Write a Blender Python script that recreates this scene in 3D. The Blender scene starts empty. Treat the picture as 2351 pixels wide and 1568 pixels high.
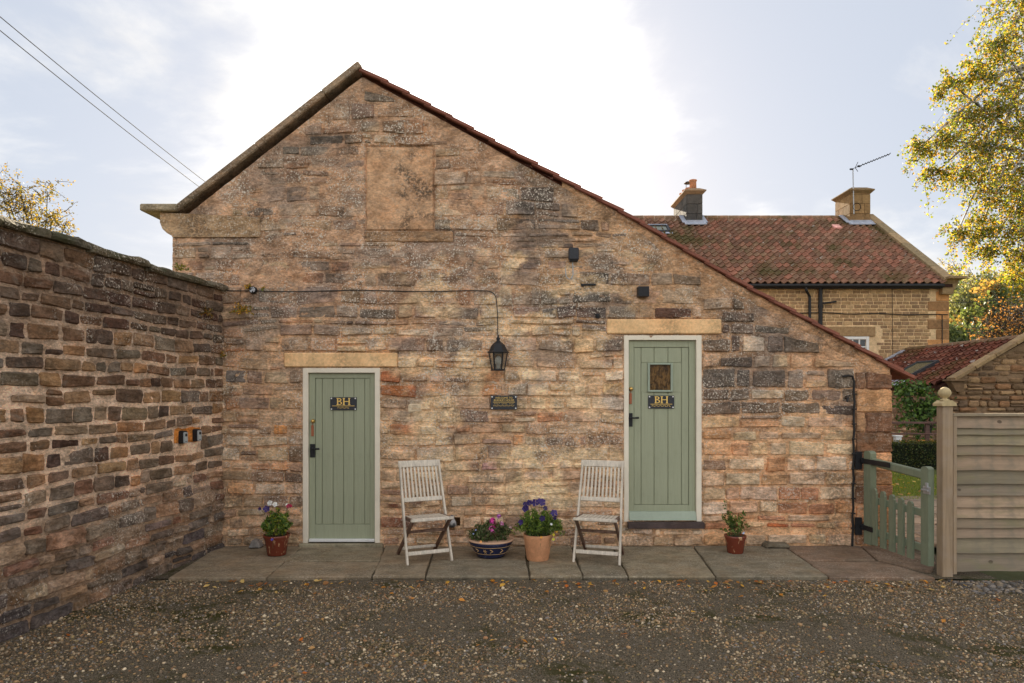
import bpy, math, random
import numpy as np
from mathutils import Vector, Matrix, noise

random.seed(7)
RNG = np.random.default_rng(7)
SC = bpy.context.scene
COL = SC.collection

# ------------------------------------------------------------------ camera
EYE = 1.77            # eye height above the flagged path
DIST = 7.835          # camera to gable front
cam_d = bpy.data.cameras.new('camera')
cam = bpy.data.objects.new('camera', cam_d)
COL.objects.link(cam)
cam.location = (0, -DIST, EYE)
cam.rotation_euler = (math.radians(90), 0, 0)
cam_d.lens = 24.0
cam_d.sensor_width = 36.0
cam_d.shift_y = 0.0489
cam_d.clip_start = 0.05
cam_d.clip_end = 3000
SC.camera = cam

# ------------------------------------------------------------------ sun, sky, exposure
SUN_EL = math.radians(20.1)
SUN_AZ = math.radians(-2.5)          # measured from +Y towards +X
SUN = Vector((math.sin(SUN_AZ) * math.cos(SUN_EL), math.cos(SUN_AZ) * math.cos(SUN_EL), math.sin(SUN_EL)))
sun_d = bpy.data.lights.new('sun', 'SUN')
sun_d.energy = 4.5
sun_d.angle = math.radians(0.6)
sun_d.color = (1.0, 0.86, 0.66)
sun = bpy.data.objects.new('sun', sun_d)
COL.objects.link(sun)
sun.rotation_euler = (-SUN).to_track_quat('-Z', 'Y').to_euler()
sun.location = (0, 40, 30)

SC.render.engine = 'CYCLES'
SC.view_settings.view_transform = 'Standard'
SC.view_settings.look = 'None'
SC.view_settings.gamma = 1.0
SC.view_settings.use_curve_mapping = False
SC.view_settings.exposure = 2.42
SC.cycles.use_denoising = True
SC.cycles.max_bounces = 6
SC.cycles.diffuse_bounces = 3
SC.cycles.glossy_bounces = 3
SC.cycles.transmission_bounces = 4
SC.cycles.transparent_max_bounces = 6


class Nodes:
    """small helper to wire shader nodes"""
    def __init__(self, tree):
        self.t = tree
        tree.nodes.clear()

    def n(self, kind, out=0, props=None, **ins):
        nd = self.t.nodes.new(kind)
        for k, v in (props or {}).items():
            setattr(nd, k, v)
        for k, v in ins.items():
            key = int(k[1:]) if k[0] == 'i' and k[1:].isdigit() else k.replace('_', ' ')
            self.put(nd.inputs[key], v)
        return nd.outputs[out]

    def put(self, sock, v):
        if isinstance(v, bpy.types.NodeSocket):
            self.t.links.new(v, sock)
        elif sock.type == 'RGBA' and not hasattr(v, '__len__'):
            sock.default_value = (v, v, v, 1)
        elif sock.type == 'RGBA' and len(v) == 3:
            sock.default_value = (*v, 1)
        else:
            sock.default_value = v

    def math(self, op, a, b=0.0, c=0.0, clamp=False):
        return self.n('ShaderNodeMath', props={'operation': op, 'use_clamp': clamp}, i0=a, i1=b, i2=c)

    def vmath(self, op, a, b=(0, 0, 0), out=0):
        return self.n('ShaderNodeVectorMath', out, {'operation': op}, i0=a, i1=b)

    def mix(self, f, a, b, mode='MIX'):
        nd = self.t.nodes.new('ShaderNodeMix')
        nd.data_type = 'RGBA'
        nd.blend_type = mode
        self.put(nd.inputs[0], f)
        self.put(nd.inputs[6], a)
        self.put(nd.inputs[7], b)
        return nd.outputs[2]

    def ramp(self, v, lo, hi, to0=0.0, to1=1.0, smooth=True):
        nd = self.t.nodes.new('ShaderNodeMapRange')
        nd.interpolation_type = 'SMOOTHSTEP' if smooth else 'LINEAR'
        self.put(nd.inputs[0], v)
        nd.inputs[1].default_value = lo
        nd.inputs[2].default_value = hi
        nd.inputs[3].default_value = to0
        nd.inputs[4].default_value = to1
        return nd.outputs[0]

    def noise(self, vec, scale, detail=4.0, rough=0.55, dist=0.0, out=0):
        return self.n('ShaderNodeTexNoise', out, None, Vector=vec, Scale=scale, Detail=detail, Roughness=rough, Distortion=dist)


# world: Nishita sky seen between sunlit clouds
world = bpy.data.worlds.new('World')
SC.world = world
world.use_nodes = True
W = Nodes(world.node_tree)
d = W.vmath('NORMALIZE', W.n('ShaderNodeTexCoord', 0))
sky = W.n('ShaderNodeTexSky', 0, {'sky_type': 'NISHITA', 'sun_disc': False, 'sun_elevation': SUN_EL,
                                  'sun_rotation': SUN_AZ, 'air_density': 1.0, 'dust_density': 1.5, 'ozone_density': 1.0})
sep = W.t.nodes.new('ShaderNodeSeparateXYZ')
W.put(sep.inputs[0], d)
zz = W.math('ADD', W.math('MAXIMUM', sep.outputs[2], 0.0), 0.22)
pl = W.vmath('DIVIDE', d, W.n('ShaderNodeCombineXYZ', 0, None, X=zz, Y=zz, Z=zz))
cosang = W.vmath('DOT_PRODUCT', d, tuple(SUN), out=1)
cosp = W.math('MAXIMUM', cosang, 0.0)
halo_n = W.math('POWER', cosp, 120.0)
halo_w = W.math('POWER', cosp, 10.0)
CLOUD_AT = (47.14, 74.9, 42.5)
cl = W.noise(W.vmath('ADD', pl, CLOUD_AT), 1.25, 9.0, 0.58, 0.25)
clv = W.math('ADD', cl, W.math('MULTIPLY', W.math('POWER', cosp, 42.0), 0.27))
mask = W.ramp(clv, 0.44, 0.66)
shade = W.ramp(W.noise(W.vmath('ADD', pl, (8.0, 2.0, 5.0)), 2.2, 7.0, 0.55), 0.3, 0.72, 0.80, 1.12)
cbright = W.math('ADD', W.math('ADD', 2.05, W.math('MULTIPLY', halo_w, 1.0)), W.math('MULTIPLY', halo_n, 9.0))
rear_boost = W.ramp(cosang, -1.0, 0.35, 3.5, 1.0)      # extra brightness added to clouds behind the camera, to fill the shaded gable
cbright = W.math('MULTIPLY', W.math('MULTIPLY', cbright, rear_boost), shade)
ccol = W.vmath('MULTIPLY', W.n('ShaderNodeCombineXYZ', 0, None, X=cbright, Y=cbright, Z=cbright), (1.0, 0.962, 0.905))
skyv = W.vmath('MULTIPLY', sky, (0.045, 0.042, 0.040))
skyv = W.vmath('ADD', skyv, (1.02, 1.12, 1.30))
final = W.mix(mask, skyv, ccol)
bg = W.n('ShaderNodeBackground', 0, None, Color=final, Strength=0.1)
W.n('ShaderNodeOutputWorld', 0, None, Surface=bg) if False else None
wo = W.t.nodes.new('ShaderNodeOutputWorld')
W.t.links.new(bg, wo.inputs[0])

# ------------------------------------------------------------------ helpers
def lin(c):
    return tuple(((x / 255) / 12.92 if x / 255 <= 0.04045 else ((x / 255 + 0.055) / 1.055) ** 2.4) for x in c[:3])


ALB = 1.45


def S(r, g, b, k=1.0):
    return tuple(min(0.9, v * ALB * k) for v in lin((r, g, b)))


def FX(u):            # image column to X on the gable plane, 200 image pixels to the metre
    return (u - 1175.5) / 200.0


def FZ(v):  # image row to height on the gable plane
    return EYE + (899.0 - v) / 200.0


def at(u, v, dist):   # image pixel to a point at the given distance from the camera
    return Vector(((u - 1175.5) / 1567.0 * dist, dist - DIST, EYE + (899.0 - v) / 1567.0 * dist))


def ground_at(u, v, z=0.0):  # image pixel cast onto the ground plane at height z
    dd = (EYE - z) * 1567.0 / (v - 899.0)
    return Vector(((u - 1175.5) / 1567.0 * dd, dd - DIST, z))


ORG = {}


def empty(name, loc, label=None, cat=None, group=None, rotz=0.0):
    o = bpy.data.objects.new(name, None)
    COL.objects.link(o)
    o.location = loc
    o.rotation_euler = (0, 0, rotz)
    ORG[o.name] = Vector(loc)
    tag(o, label, cat, group)
    return o


def tag(o, label=None, cat=None, group=None, kind=None):
    if label: o['label'] = label
    if cat: o['category'] = cat
    if group: o['group'] = group
    if kind: o['kind'] = kind
    return o


class MB:
    """collects shapes for one mesh"""
    def __init__(self):
        self.v = []; self.f = []; self.t = []; self.cur = None

    def color(self, c):
        self.cur = c if c is None or len(c) == 4 else (*c, 0.0)
        return self

    def add(self, vs, fs):
        b = len(self.v)
        self.v.extend([tuple(p) for p in vs])
        self.f.extend([tuple(i + b for i in f) for f in fs])
        if self.cur is not None:
            self.t.extend([self.cur] * len(vs))
        return self

    def box(self, c, s, rot=None, ch=0.0):
        c = Vector(c); hx, hy, hz = s[0] / 2, s[1] / 2, s[2] / 2
        if ch <= 0:
            vs = [Vector((x * hx, y * hy, z * hz)) for x in (-1, 1) for y in (-1, 1) for z in (-1, 1)]
            fs = [(0, 1, 3, 2), (4, 6, 7, 5), (0, 4, 5, 1), (2, 3, 7, 6), (0, 2, 6, 4), (1, 5, 7, 3)]
        else:
            h = (hx, hy, hz); vs = []; idx = {}
            for sx in (-1, 1):
                for sy in (-1, 1):
                    for sz in (-1, 1):
                        sg = (sx, sy, sz)
                        for a in range(3):
                            p = [sg[k] * (h[k] if k == a else max(h[k] - ch, h[k] * 0.3)) for k in range(3)]
                            idx[(sg, a)] = len(vs); vs.append(Vector(p))
            fs = []
            for a in range(3):
                b_, c_ = [k for k in range(3) if k != a]
                for s_ in (-1, 1):
                    q = []
                    for (p, r) in ((-1, -1), (1, -1), (1, 1), (-1, 1)):
                        sg = [0, 0, 0]; sg[a] = s_; sg[b_] = p; sg[c_] = r
                        q.append(idx[(tuple(sg), a)])
                    fs.append(q)
                for b2 in range(a + 1, 3):
                    c2 = 3 - a - b2
                    for s1 in (-1, 1):
                        for s2 in (-1, 1):
                            lo = [0, 0, 0]; lo[a] = s1; lo[b2] = s2; lo[c2] = -1
                            hi = list(lo); hi[c2] = 1
                            fs.append([idx[(tuple(lo), a)], idx[(tuple(hi), a)], idx[(tuple(hi), b2)], idx[(tuple(lo), b2)]])
            for sx in (-1, 1):
                for sy in (-1, 1):
                    for sz in (-1, 1):
                        fs.append([idx[((sx, sy, sz), a)] for a in range(3)])
            out = []
            for f in fs:
                cc = sum((vs[i] for i in f), Vector()) / len(f)
                nn = (vs[f[1]] - vs[f[0]]).cross(vs[f[2]] - vs[f[1]])
                out.append(tuple(f) if nn.dot(cc) > 0 else tuple(reversed(f)))
            fs = out
        if rot is not None:
            vs = [rot @ p for p in vs]
        return self.add([c + p for p in vs], fs)

    def bar(self, a, b, w, t, up=(0, 0, 1), ch=0.0):
        """a rectangular bar from a to b; w across, t along the up side"""
        a = Vector(a); b = Vector(b); ax = (b - a)
        L = ax.length; ax.normalize()
        upv = Vector(up)
        sd = ax.cross(upv)
        if sd.length < 1e-5:
            sd = ax.cross(Vector((0, 1, 0)))
        sd.normalize(); u2 = sd.cross(ax).normalized()
        R = Matrix((sd, u2, ax)).transposed()
        return self.box((a + b) / 2, (w, t, L), R, ch)

    def tube(self, pts, r, n=8, cap=True):
        pts = [Vector(p) for p in pts]
        rs = r if hasattr(r, '__len__') else [r] * len(pts)
        vs = []; fs = []
        prev = None
        for i, p in enumerate(pts):
            tdir = (pts[min(i + 1, len(pts) - 1)] - pts[max(i - 1, 0)]).normalized()
            if prev is None:
                s = tdir.cross(Vector((0.13, 0.31, 0.94)))
                if s.length < 1e-3: s = tdir.cross(Vector((1, 0, 0)))
            else:
                s = prev - tdir * prev.dot(tdir)
            s.normalize(); prev = s
            q = tdir.cross(s)
            for k in range(n):
                a = 2 * math.pi * k / n
                vs.append(p + (s * math.cos(a) + q * math.sin(a)) * rs[i])
        for i in range(len(pts) - 1):
            for k in range(n):
                fs.append((i * n + k, i * n + (k + 1) % n, (i + 1) * n + (k + 1) % n, (i + 1) * n + k))
        if cap:
            fs.append(tuple(reversed(range(n)))); fs.append(tuple((len(pts) - 1) * n + k for k in range(n)))
        return self.add(vs, fs)

    def lathe(self, prof, c, n=24, sx=1.0, sy=1.0):
        c = Vector(c); vs = []; fs = []
        for (r, z) in prof:
            for k in range(n):
                a = 2 * math.pi * k / n
                vs.append(c + Vector((r * sx * math.cos(a), r * sy * math.sin(a), z)))
        for i in range(len(prof) - 1):
            for k in range(n):
                fs.append((i * n + k, i * n + (k + 1) % n, (i + 1) * n + (k + 1) % n, (i + 1) * n + k))
        fs.append(tuple(reversed(range(n)))); fs.append(tuple((len(prof) - 1) * n + k for k in range(n)))
        return self.add(vs, fs)

    def prism(self, poly, y0, y1, plane='xz'):
        """poly: 2D outline; extruded between y0 and y1 along the third axis"""
        n = len(poly)
        def P(p, k):
            if plane == 'xz': return (p[0], k, p[1])
            if plane == 'yz': return (k, p[0], p[1])
            return (p[0], p[1], k)
        vs = [P(p, y0) for p in poly] + [P(p, y1) for p in poly]
        fs = [tuple(range(n)), tuple(reversed(range(n, 2 * n)))]
        for i in range(n):
            j = (i + 1) % n
            fs.append((i, i + n, j + n, j))
        return self.add(vs, fs)

    def build(self, name, mat, parent=None, smooth=False, loc=None):
        return mk(name, self.v, self.f, mat, parent, smooth, self.t if len(self.t) == len(self.v) and self.t else None, loc)


def mk(name, V, F, mat, parent=None, smooth=False, tint=None, loc=None):
    """link ONE mesh object; V are world coordinates (parents are never rotated when this is used)"""
    V = np.asarray(V, dtype=np.float64).reshape(-1, 3)
    if loc is None:
        lo = V.min(0); hi = V.max(0)
        loc = (lo + hi) / 2
        if parent is None: loc[2] = lo[2]
    loc = Vector(tuple(loc))
    me = bpy.data.meshes.new(name)
    L = V - np.array(loc)
    if isinstance(F, np.ndarray):
        k = F.shape[1]
        me.vertices.add(len(L)); me.vertices.foreach_set('co', L.ravel())
        me.loops.add(F.size); me.loops.foreach_set('vertex_index', F.ravel().astype(np.int32))
        me.polygons.add(len(F)); me.polygons.foreach_set('loop_start', np.arange(0, F.size, k, dtype=np.int32))
        me.update(calc_edges=True)
    else:
        me.from_pydata(L.tolist(), [], F)
        me.update()
    if tint is not None:
        at_ = me.attributes.new('tint', 'FLOAT_COLOR', 'POINT')
        at_.data.foreach_set('color', np.asarray(tint, dtype=np.float32).ravel())
    if smooth:
        me.polygons.foreach_set('use_smooth', np.ones(len(me.polygons), dtype=bool))
    me.materials.append(mat)
    o = bpy.data.objects.new(name, me)
    COL.objects.link(o)
    ORG[o.name] = loc
    if parent is not None:
        o.parent = parent
        o.location = loc - ORG[parent.name]
    else:
        o.location = loc
    return o


def copy_under(src, parent, world_loc, rot=None):
    c = src.copy(); COL.objects.link(c)
    c.parent = parent
    c.location = Vector(world_loc) - ORG[parent.name]
    if rot is not None: c.rotation_euler = rot
    ORG[c.name] = Vector(world_loc)
    return c


def copy_thing(root, loc, rotz):
    r = root.copy(); COL.objects.link(r); r.location = loc; r.rotation_euler = (0, 0, rotz)
    for ch in list(root.children):
        c = ch.copy(); COL.objects.link(c); c.parent = r
        for g in list(ch.children):
            e = g.copy(); COL.objects.link(e); e.parent = c
    return r


# ------------------------------------------------------------------ materials
def material(name):
    m = bpy.data.materials.new(name)
    m.use_nodes = True
    g = Nodes(m.node_tree)
    return m, g


def finish(g, col, rough=0.85, bump=None, bstr=0.3, bdist=0.01, metal=0.0, spec=0.25, **kw):
    bs = g.t.nodes.new('ShaderNodeBsdfPrincipled')
    g.put(bs.inputs['Base Color'], col)
    g.put(bs.inputs['Roughness'], rough)
    g.put(bs.inputs['Metallic'], metal)
    bs.inputs['Specular IOR Level'].default_value = spec
    for k, v in kw.items():
        g.put(bs.inputs[k.replace('_', ' ')], v)
    if bump is not None:
        bn = g.n('ShaderNodeBump', 0, None, Strength=bstr, Distance=bdist, Height=bump)
        g.put(bs.inputs['Normal'], bn)
    out = g.t.nodes.new('ShaderNodeOutputMaterial')
    g.t.links.new(bs.outputs[0], out.inputs[0])
    return bs


def weathered(name, soot=0.5, lichen=1.0, bdist=0.02, bstr=0.7, fine=1.0, tone=1.0, mossy=0.0, grain=(1, 1, 1.8), contrast=1.0, lpatch=(0.38, 0.60)):
    """old masonry: base colour from the tint attribute, lichen amount from its alpha"""
    m, g = material(name)
    pos = g.n('ShaderNodeNewGeometry', 0)
    at_ = g.t.nodes.new('ShaderNodeAttribute'); at_.attribute_name = 'tint'
    ps = g.vmath('MULTIPLY', pos, grain)
    n1 = g.noise(ps, 5.0, 7.0, 0.66, 0.3)
    n2 = g.noise(ps, 30.0, 5.0, 0.65)
    col = g.mix(1.0, at_.outputs['Color'], g.n('ShaderNodeCombineColor', 0, None,
                i0=g.ramp(n1, 0.25, 0.75, tone * (1 - 0.48 * contrast), tone * (1 + 0.42 * contrast)), i1=g.ramp(n1, 0.25, 0.75, tone * (1 - 0.50 * contrast), tone * (1 + 0.43 * contrast)),
                i2=g.ramp(n1, 0.25, 0.75, tone * (1 - 0.53 * contrast), tone * (1 + 0.45 * contrast))), 'MULTIPLY')
    v2 = g.ramp(n2, 0.25, 0.75, 1 - 0.36 * contrast, 1 + 0.38 * contrast)
    col = g.mix(1.0, col, g.n('ShaderNodeCombineColor', 0, None, i0=v2, i1=v2, i2=v2), 'MULTIPLY')
    # warm / cool drift
    hue = g.noise(pos, 3.3, 3.0, 0.5)
    col = g.mix(g.ramp(hue, 0.45, 0.72, 0.0, 0.35), col, g.mix(1.0, col, (1.18, 0.95, 0.78, 1), 'MULTIPLY'))
    h2 = g.noise(g.vmath('MULTIPLY', pos, (1, 1, 1.7)), 8.5, 5.0, 0.62, 0.5)
    col = g.mix(g.ramp(h2, 0.50, 0.70, 0.0, 0.38 * contrast), col, g.mix(1.0, col, (1.16, 0.93, 0.70, 1), 'MULTIPLY'))
    col = g.mix(g.ramp(h2, 0.46, 0.30, 0.0, 0.6 * contrast), col, g.mix(0.55, col, (0.30, 0.255, 0.205, 1)))
    # soot and algae stains
    s = g.math('MULTIPLY', g.ramp(g.noise(pos, 2.3, 7.0, 0.66, 0.5), 0.50, 0.64), g.ramp(g.noise(pos, 34.0, 4.0, 0.7), 0.40, 0.56))
    col = g.mix(g.math('MULTIPLY', s, soot), col, (0.045, 0.038, 0.032, 1))
    if mossy:
        mz = g.ramp(g.noise(pos, 2.4, 5.0, 0.6), 0.48, 0.68)
        col = g.mix(g.math('MULTIPLY', mz, mossy), col, (0.055, 0.06, 0.022, 1))
    # lichen crust
    l1 = g.ramp(g.noise(pos, 56.0, 2.5, 0.5), 0.575, 0.62)
    l2 = g.ramp(g.noise(pos, 15.0, 5.0, 0.7, 0.5), 0.575, 0.65)
    lp = g.ramp(g.noise(pos, 2.1, 4.0, 0.6), *lpatch)
    lf = g.math('MULTIPLY', g.math('MULTIPLY', g.math('MAXIMUM', l1, g.math('MULTIPLY', l2, 0.4)), lp), g.math('MULTIPLY', at_.outputs['Alpha'], lichen * 1.5), clamp=True)
    col = g.mix(lf, col, (0.70, 0.61, 0.50, 1))
    b1 = g.noise(g.vmath('MULTIPLY', pos, (1, 1, 2.6)), 9.0, 8.0, 0.68, 0.6)
    b2 = g.noise(pos, 55.0, 4.0, 0.6)
    bump = g.math('ADD', b1, g.math('MULTIPLY', b2, 0.28 * fine))
    finish(g, col, 0.93, bump, bstr, bdist, spec=0.15)
    return m


def plain(name, col, rough=0.6, var=0.12, scale=12.0, bump=0.15, bdist=0.003, metal=0.0, spec=0.3, stretch=(1, 1, 1), dirt=0.0, dirtcol=(0.05, 0.04, 0.03)):
    m, g = material(name)
    pos = g.n('ShaderNodeTexCoord', 3)
    ps = g.vmath('MULTIPLY', pos, stretch)
    n1 = g.noise(ps, scale, 6.0, 0.6)
    n2 = g.noise(ps, scale * 6, 4.0, 0.6)
    v = g.math('ADD', g.ramp(n1, 0.25, 0.75, 1 - var, 1 + var), g.ramp(n2, 0.25, 0.75, -var * 0.5, var * 0.5))
    c = g.mix(1.0, (*col, 1), g.n('ShaderNodeCombineColor', 0, None, i0=v, i1=v, i2=v), 'MULTIPLY')
    if dirt:
        dm = g.ramp(g.noise(pos, scale * 0.7, 6.0, 0.65, 0.3), 0.5, 0.75, 0, dirt)
        c = g.mix(dm, c, (*dirtcol, 1))
    finish(g, c, rough, g.math('ADD', n1, g.math('MULTIPLY', n2, 0.5)), bump, bdist, metal, spec)
    return m


def tinted(name, rough=0.85, var=0.2, scale=14.0, bump=0.3, bdist=0.006, spec=0.2, stretch=(1, 1, 1), world_pos=True, spots=0.0, spotcol=(0.5, 0.47, 0.42), moss=0.0):
    m, g = material(name)
    at_ = g.t.nodes.new('ShaderNodeAttribute'); at_.attribute_name = 'tint'
    pos = g.n('ShaderNodeNewGeometry', 0) if world_pos else g.n('ShaderNodeTexCoord', 3)
    ps = g.vmath('MULTIPLY', pos, stretch)
    n1 = g.noise(ps, scale, 6.0, 0.62)
    n2 = g.noise(ps, scale * 5, 4.0, 0.6)
    v = g.math('ADD', g.ramp(n1, 0.25, 0.75, 1 - var, 1 + var), g.ramp(n2, 0.25, 0.75, -var * 0.6, var * 0.6))
    c = g.mix(1.0, at_.outputs['Color'], g.n('ShaderNodeCombineColor', 0, None, i0=v, i1=v, i2=v), 'MULTIPLY')
    if moss:
        c = g.mix(g.ramp(g.noise(pos, 0.55, 6.0, 0.62), 0.5, 0.66, 0, moss), c, (0.075, 0.07, 0.018, 1))
    if spots:
        c = g.mix(g.ramp(g.noise(pos, scale * 0.8, 3.0, 0.5), 0.67, 0.71, 0, spots), c, (*spotcol, 1))
    finish(g, c, rough, g.math('ADD', n1, g.math('MULTIPLY', n2, 0.5)), bump, bdist, 0, spec)
    return m


def leaf_material(name, trans=0.45):
    m, g = material(name)
    at_ = g.t.nodes.new('ShaderNodeAttribute'); at_.attribute_name = 'tint'
    col = at_.outputs['Color']
    df = g.n('ShaderNodeBsdfDiffuse', 0, None, Color=col)
    tr = g.n('ShaderNodeBsdfTranslucent', 0, None, Color=g.mix(1.0, col, (1.30, 1.22, 0.58, 1), 'MULTIPLY'))
    gl = g.n('ShaderNodeBsdfGlossy', 0, None, Color=(0.5, 0.5, 0.5), Roughness=0.45)
    mx = g.n('ShaderNodeMixShader', 0, None, i0=trans, i1=df, i2=tr)
    mx = g.n('ShaderNodeMixShader', 0, None, i0=0.05, i1=mx, i2=gl)
    o = g.t.nodes.new('ShaderNodeOutputMaterial')
    g.t.links.new(mx, o.inputs[0])
    return m


def wood(name, col, grey=(0.4, 0.37, 0.34), mix=0.4, axis=2, rough=0.8, use_tint=False, dark=0.35):
    m, g = material(name)
    pos = g.n('ShaderNodeTexCoord', 3)
    st = [26.0, 26.0, 26.0]; st[axis] = 1.6
    ps = g.vmath('MULTIPLY', pos, tuple(st))
    n1 = g.noise(ps, 1.0, 6.0, 0.65, 0.6)
    n2 = g.noise(pos, 7.0, 5.0, 0.6)
    if use_tint:
        at_ = g.t.nodes.new('ShaderNodeAttribute'); at_.attribute_name = 'tint'
        base = at_.outputs['Color']
    else:
        base = (*col, 1)
    v = g.ramp(n1, 0.3, 0.7, 1 - dark, 1 + dark * 0.6)
    c = g.mix(1.0, base, g.n('ShaderNodeCombineColor', 0, None, i0=v, i1=v, i2=v), 'MULTIPLY')
    c = g.mix(g.ramp(n2, 0.42, 0.66, 0, mix), c, (*grey, 1))
    if use_tint:      # knots, and a little green towards the damp end of the boards
        kn = g.n('ShaderNodeTexVoronoi', 0, None, Vector=g.vmath('MULTIPLY', g.n('ShaderNodeNewGeometry', 0), (1.0, 1.0, 1.4)), Scale=3.1)
        c = g.mix(g.ramp(g.math('ADD', kn, g.math('MULTIPLY', n1, 0.05)), 0.115, 0.085, 0, 0.75), c, (0.07, 0.05, 0.035, 1))
        al = g.ramp(g.noise(g.vmath('MULTIPLY', g.n('ShaderNodeNewGeometry', 0), (1.5, 1, 6)), 2.0, 5.0), 0.5, 0.68, 0, 0.45)
        c = g.mix(al, c, (0.22, 0.20, 0.10, 1))
    finish(g, c, rough, n1, 0.35, 0.004, 0, 0.2)
    return m


M = {}
M['stone'] = weathered('gable_stone', soot=0.55, lichen=1.0, bdist=0.03, bstr=0.75)
M['mortar'] = weathered('gable_mortar', soot=0.5, lichen=1.0, bdist=0.022, bstr=0.8, fine=2.6)
M['wallstone'] = weathered('boundary_stone', soot=0.4, lichen=0.8, bdist=0.028, bstr=0.8, lpatch=(0.47, 0.62))
M['wallmortar'] = weathered('boundary_mortar', soot=0.3, lichen=0.6, bdist=0.022, bstr=0.95, fine=2.8, lpatch=(0.45, 0.62))
M['coping'] = weathered('coping_stone', soot=0.6, lichen=0.7, bdist=0.012, bstr=0.6, mossy=0.25)
M['wallcoping'] = weathered('mossy_coping', soot=0.6, lichen=0.8, bdist=0.02, bstr=0.7, mossy=0.6)
M['dressed'] = weathered('dressed_sandstone', soot=0.28, lichen=0.2, bdist=0.004, bstr=0.5, grain=(1, 1, 1), contrast=0.4)
M['flag'] = weathered('flagstone', soot=0.25, lichen=0.35, bdist=0.008, bstr=0.5, grain=(1, 1.6, 1), mossy=0.12, contrast=0.6)
M['farstone'] = tinted('far_house_stone', var=0.22, scale=9, bump=0.35, bdist=0.012)
M['pantile'] = tinted('clay_pantile', var=0.28, scale=6, bump=0.25, bdist=0.008, moss=0.8, spots=0.6)
M['vergetile'] = plain('red_verge_tile', S(124, 74, 57, 0.66), 0.75, 0.35, 9, 0.3, 0.004, dirt=0.35, dirtcol=(0.06, 0.035, 0.03))
M['cream'] = plain('cream_gloss_paint', (0.86, 0.77, 0.62), 0.5, 0.04, 5, 0.1, 0.002, dirt=0.12, dirtcol=(0.42, 0.36, 0.28))
M['sage'] = plain('sage_door_paint', S(136, 139, 116), 0.5, 0.07, 4, 0.15, 0.0015, stretch=(22, 22, 0.9), dirt=0.22, dirtcol=(0.17, 0.18, 0.12))
M['sagelight'] = plain('pale_sage_paint', S(150, 160, 142, 0.8), 0.5, 0.06, 6)
M['gatepaint'] = plain('grey_green_gate_paint', S(112, 120, 100, 0.9), 0.5, 0.1, 5, 0.2, 0.002, stretch=(5, 5, 1), dirt=0.2, dirtcol=(0.10, 0.11, 0.08))
M['black'] = plain('black_iron', (0.018, 0.018, 0.02), 0.5, 0.2, 20, 0.2, 0.002)
M['cable'] = plain('black_cable_rubber', (0.025, 0.023, 0.022), 0.6)
M['matte'] = plain('matt_black_metal', (0.02, 0.02, 0.022), 1.0, 0.1, 10, spec=0.0)
M['brass'] = plain('brass', (0.72, 0.45, 0.14), 0.28, 0.08, 20, 0.05, 0.001, metal=1.0)
M['gold'] = plain('gold_lettering', (0.86, 0.58, 0.17), 0.4, 0.05, 30, 0.02, 0.0005, metal=0.2)
M['slate'] = plain('slate_plaque', S(52, 53, 57, 0.8), 0.55, 0.15, 30, 0.2, 0.001)
M['steel'] = plain('steel_screw', (0.75, 0.73, 0.72), 0.35, 0.05, 20, metal=0.7)
M['galv'] = plain('galvanised_steel', (0.42, 0.43, 0.44), 0.45, 0.1, 20, metal=0.5)
M['silver'] = plain('silver_plastic', S(150, 153, 152), 0.4, 0.06, 20)
M['leather'] = plain('brown_leather_tag', S(140, 84, 58), 0.6)
M['slatestep'] = plain('dark_slate_sill', S(56, 46, 44), 0.6, 0.2, 10, 0.2)
M['white'] = plain('white_paint', (0.78, 0.77, 0.74), 0.5, 0.06, 8)
M['lead'] = plain('lead_flashing', S(140, 144, 155), 0.55, 0.2, 6, 0.2, 0.01)
M['terracotta'] = plain('terracotta', S(168, 120, 86, 1.05), 0.85, 0.16, 9, 0.2, 0.003, dirt=0.3, dirtcol=(0.26, 0.20, 0.14))
M['claypot'] = plain('chimney_clay', S(176, 126, 98), 0.85, 0.2, 4)
M['soil'] = plain('potting_soil', (0.03, 0.022, 0.016), 0.95, 0.4, 40, 0.8, 0.01)
M['bark'] = plain('dark_bark', (0.06, 0.05, 0.042), 0.9, 0.35, 8, 0.6, 0.02, stretch=(1, 1, 0.3))
M['stem'] = plain('green_stem', (0.07, 0.09, 0.03), 0.7)
M['leaf'] = leaf_material('leaf', 0.5)
M['potleaf'] = leaf_material('pot_leaf', 0.3)
M['petal'] = leaf_material('petal', 0.25)
M['chairwood'] = wood('weathered_teak', S(198, 187, 170, 0.85), grey=S(150, 138, 128), mix=0.35, axis=2, dark=0.25)
M['chairdark'] = wood('stained_teak', S(92, 70, 58), grey=S(120, 104, 92), mix=0.4, axis=2)
M['fencewood'] = wood('weathered_fence_board', None, grey=S(122, 114, 98, 0.75), mix=0.6, axis=0, use_tint=True, dark=0.22)
M['postwood'] = wood('fence_post_wood', S(152, 131, 106, 0.8), grey=S(140, 126, 112), mix=0.4, axis=2, dark=0.2)
M['finial'] = wood('pale_turned_wood', S(186, 166, 126, 0.8), grey=S(150, 134, 100), mix=0.4, axis=2, dark=0.2)
M['darkrail'] = wood('dark_rail_wood', S(88, 66, 60), grey=S(110, 92, 84), mix=0.3, axis=0)

def glazed(name, col, col2, streak=0.0):
    m, g = material(name)
    pos = g.n('ShaderNodeTexCoord', 3)
    n1 = g.noise(g.vmath('MULTIPLY', pos, (1, 1, 0.4)), 24.0, 5.0, 0.6, 0.4)
    c = g.mix(g.ramp(n1, 0.58, 0.68, 0, streak), (*col, 1), (*col2, 1))
    finish(g, c, 0.22, n1, 0.1, 0.002, 0, 0.5)
    return m


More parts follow.
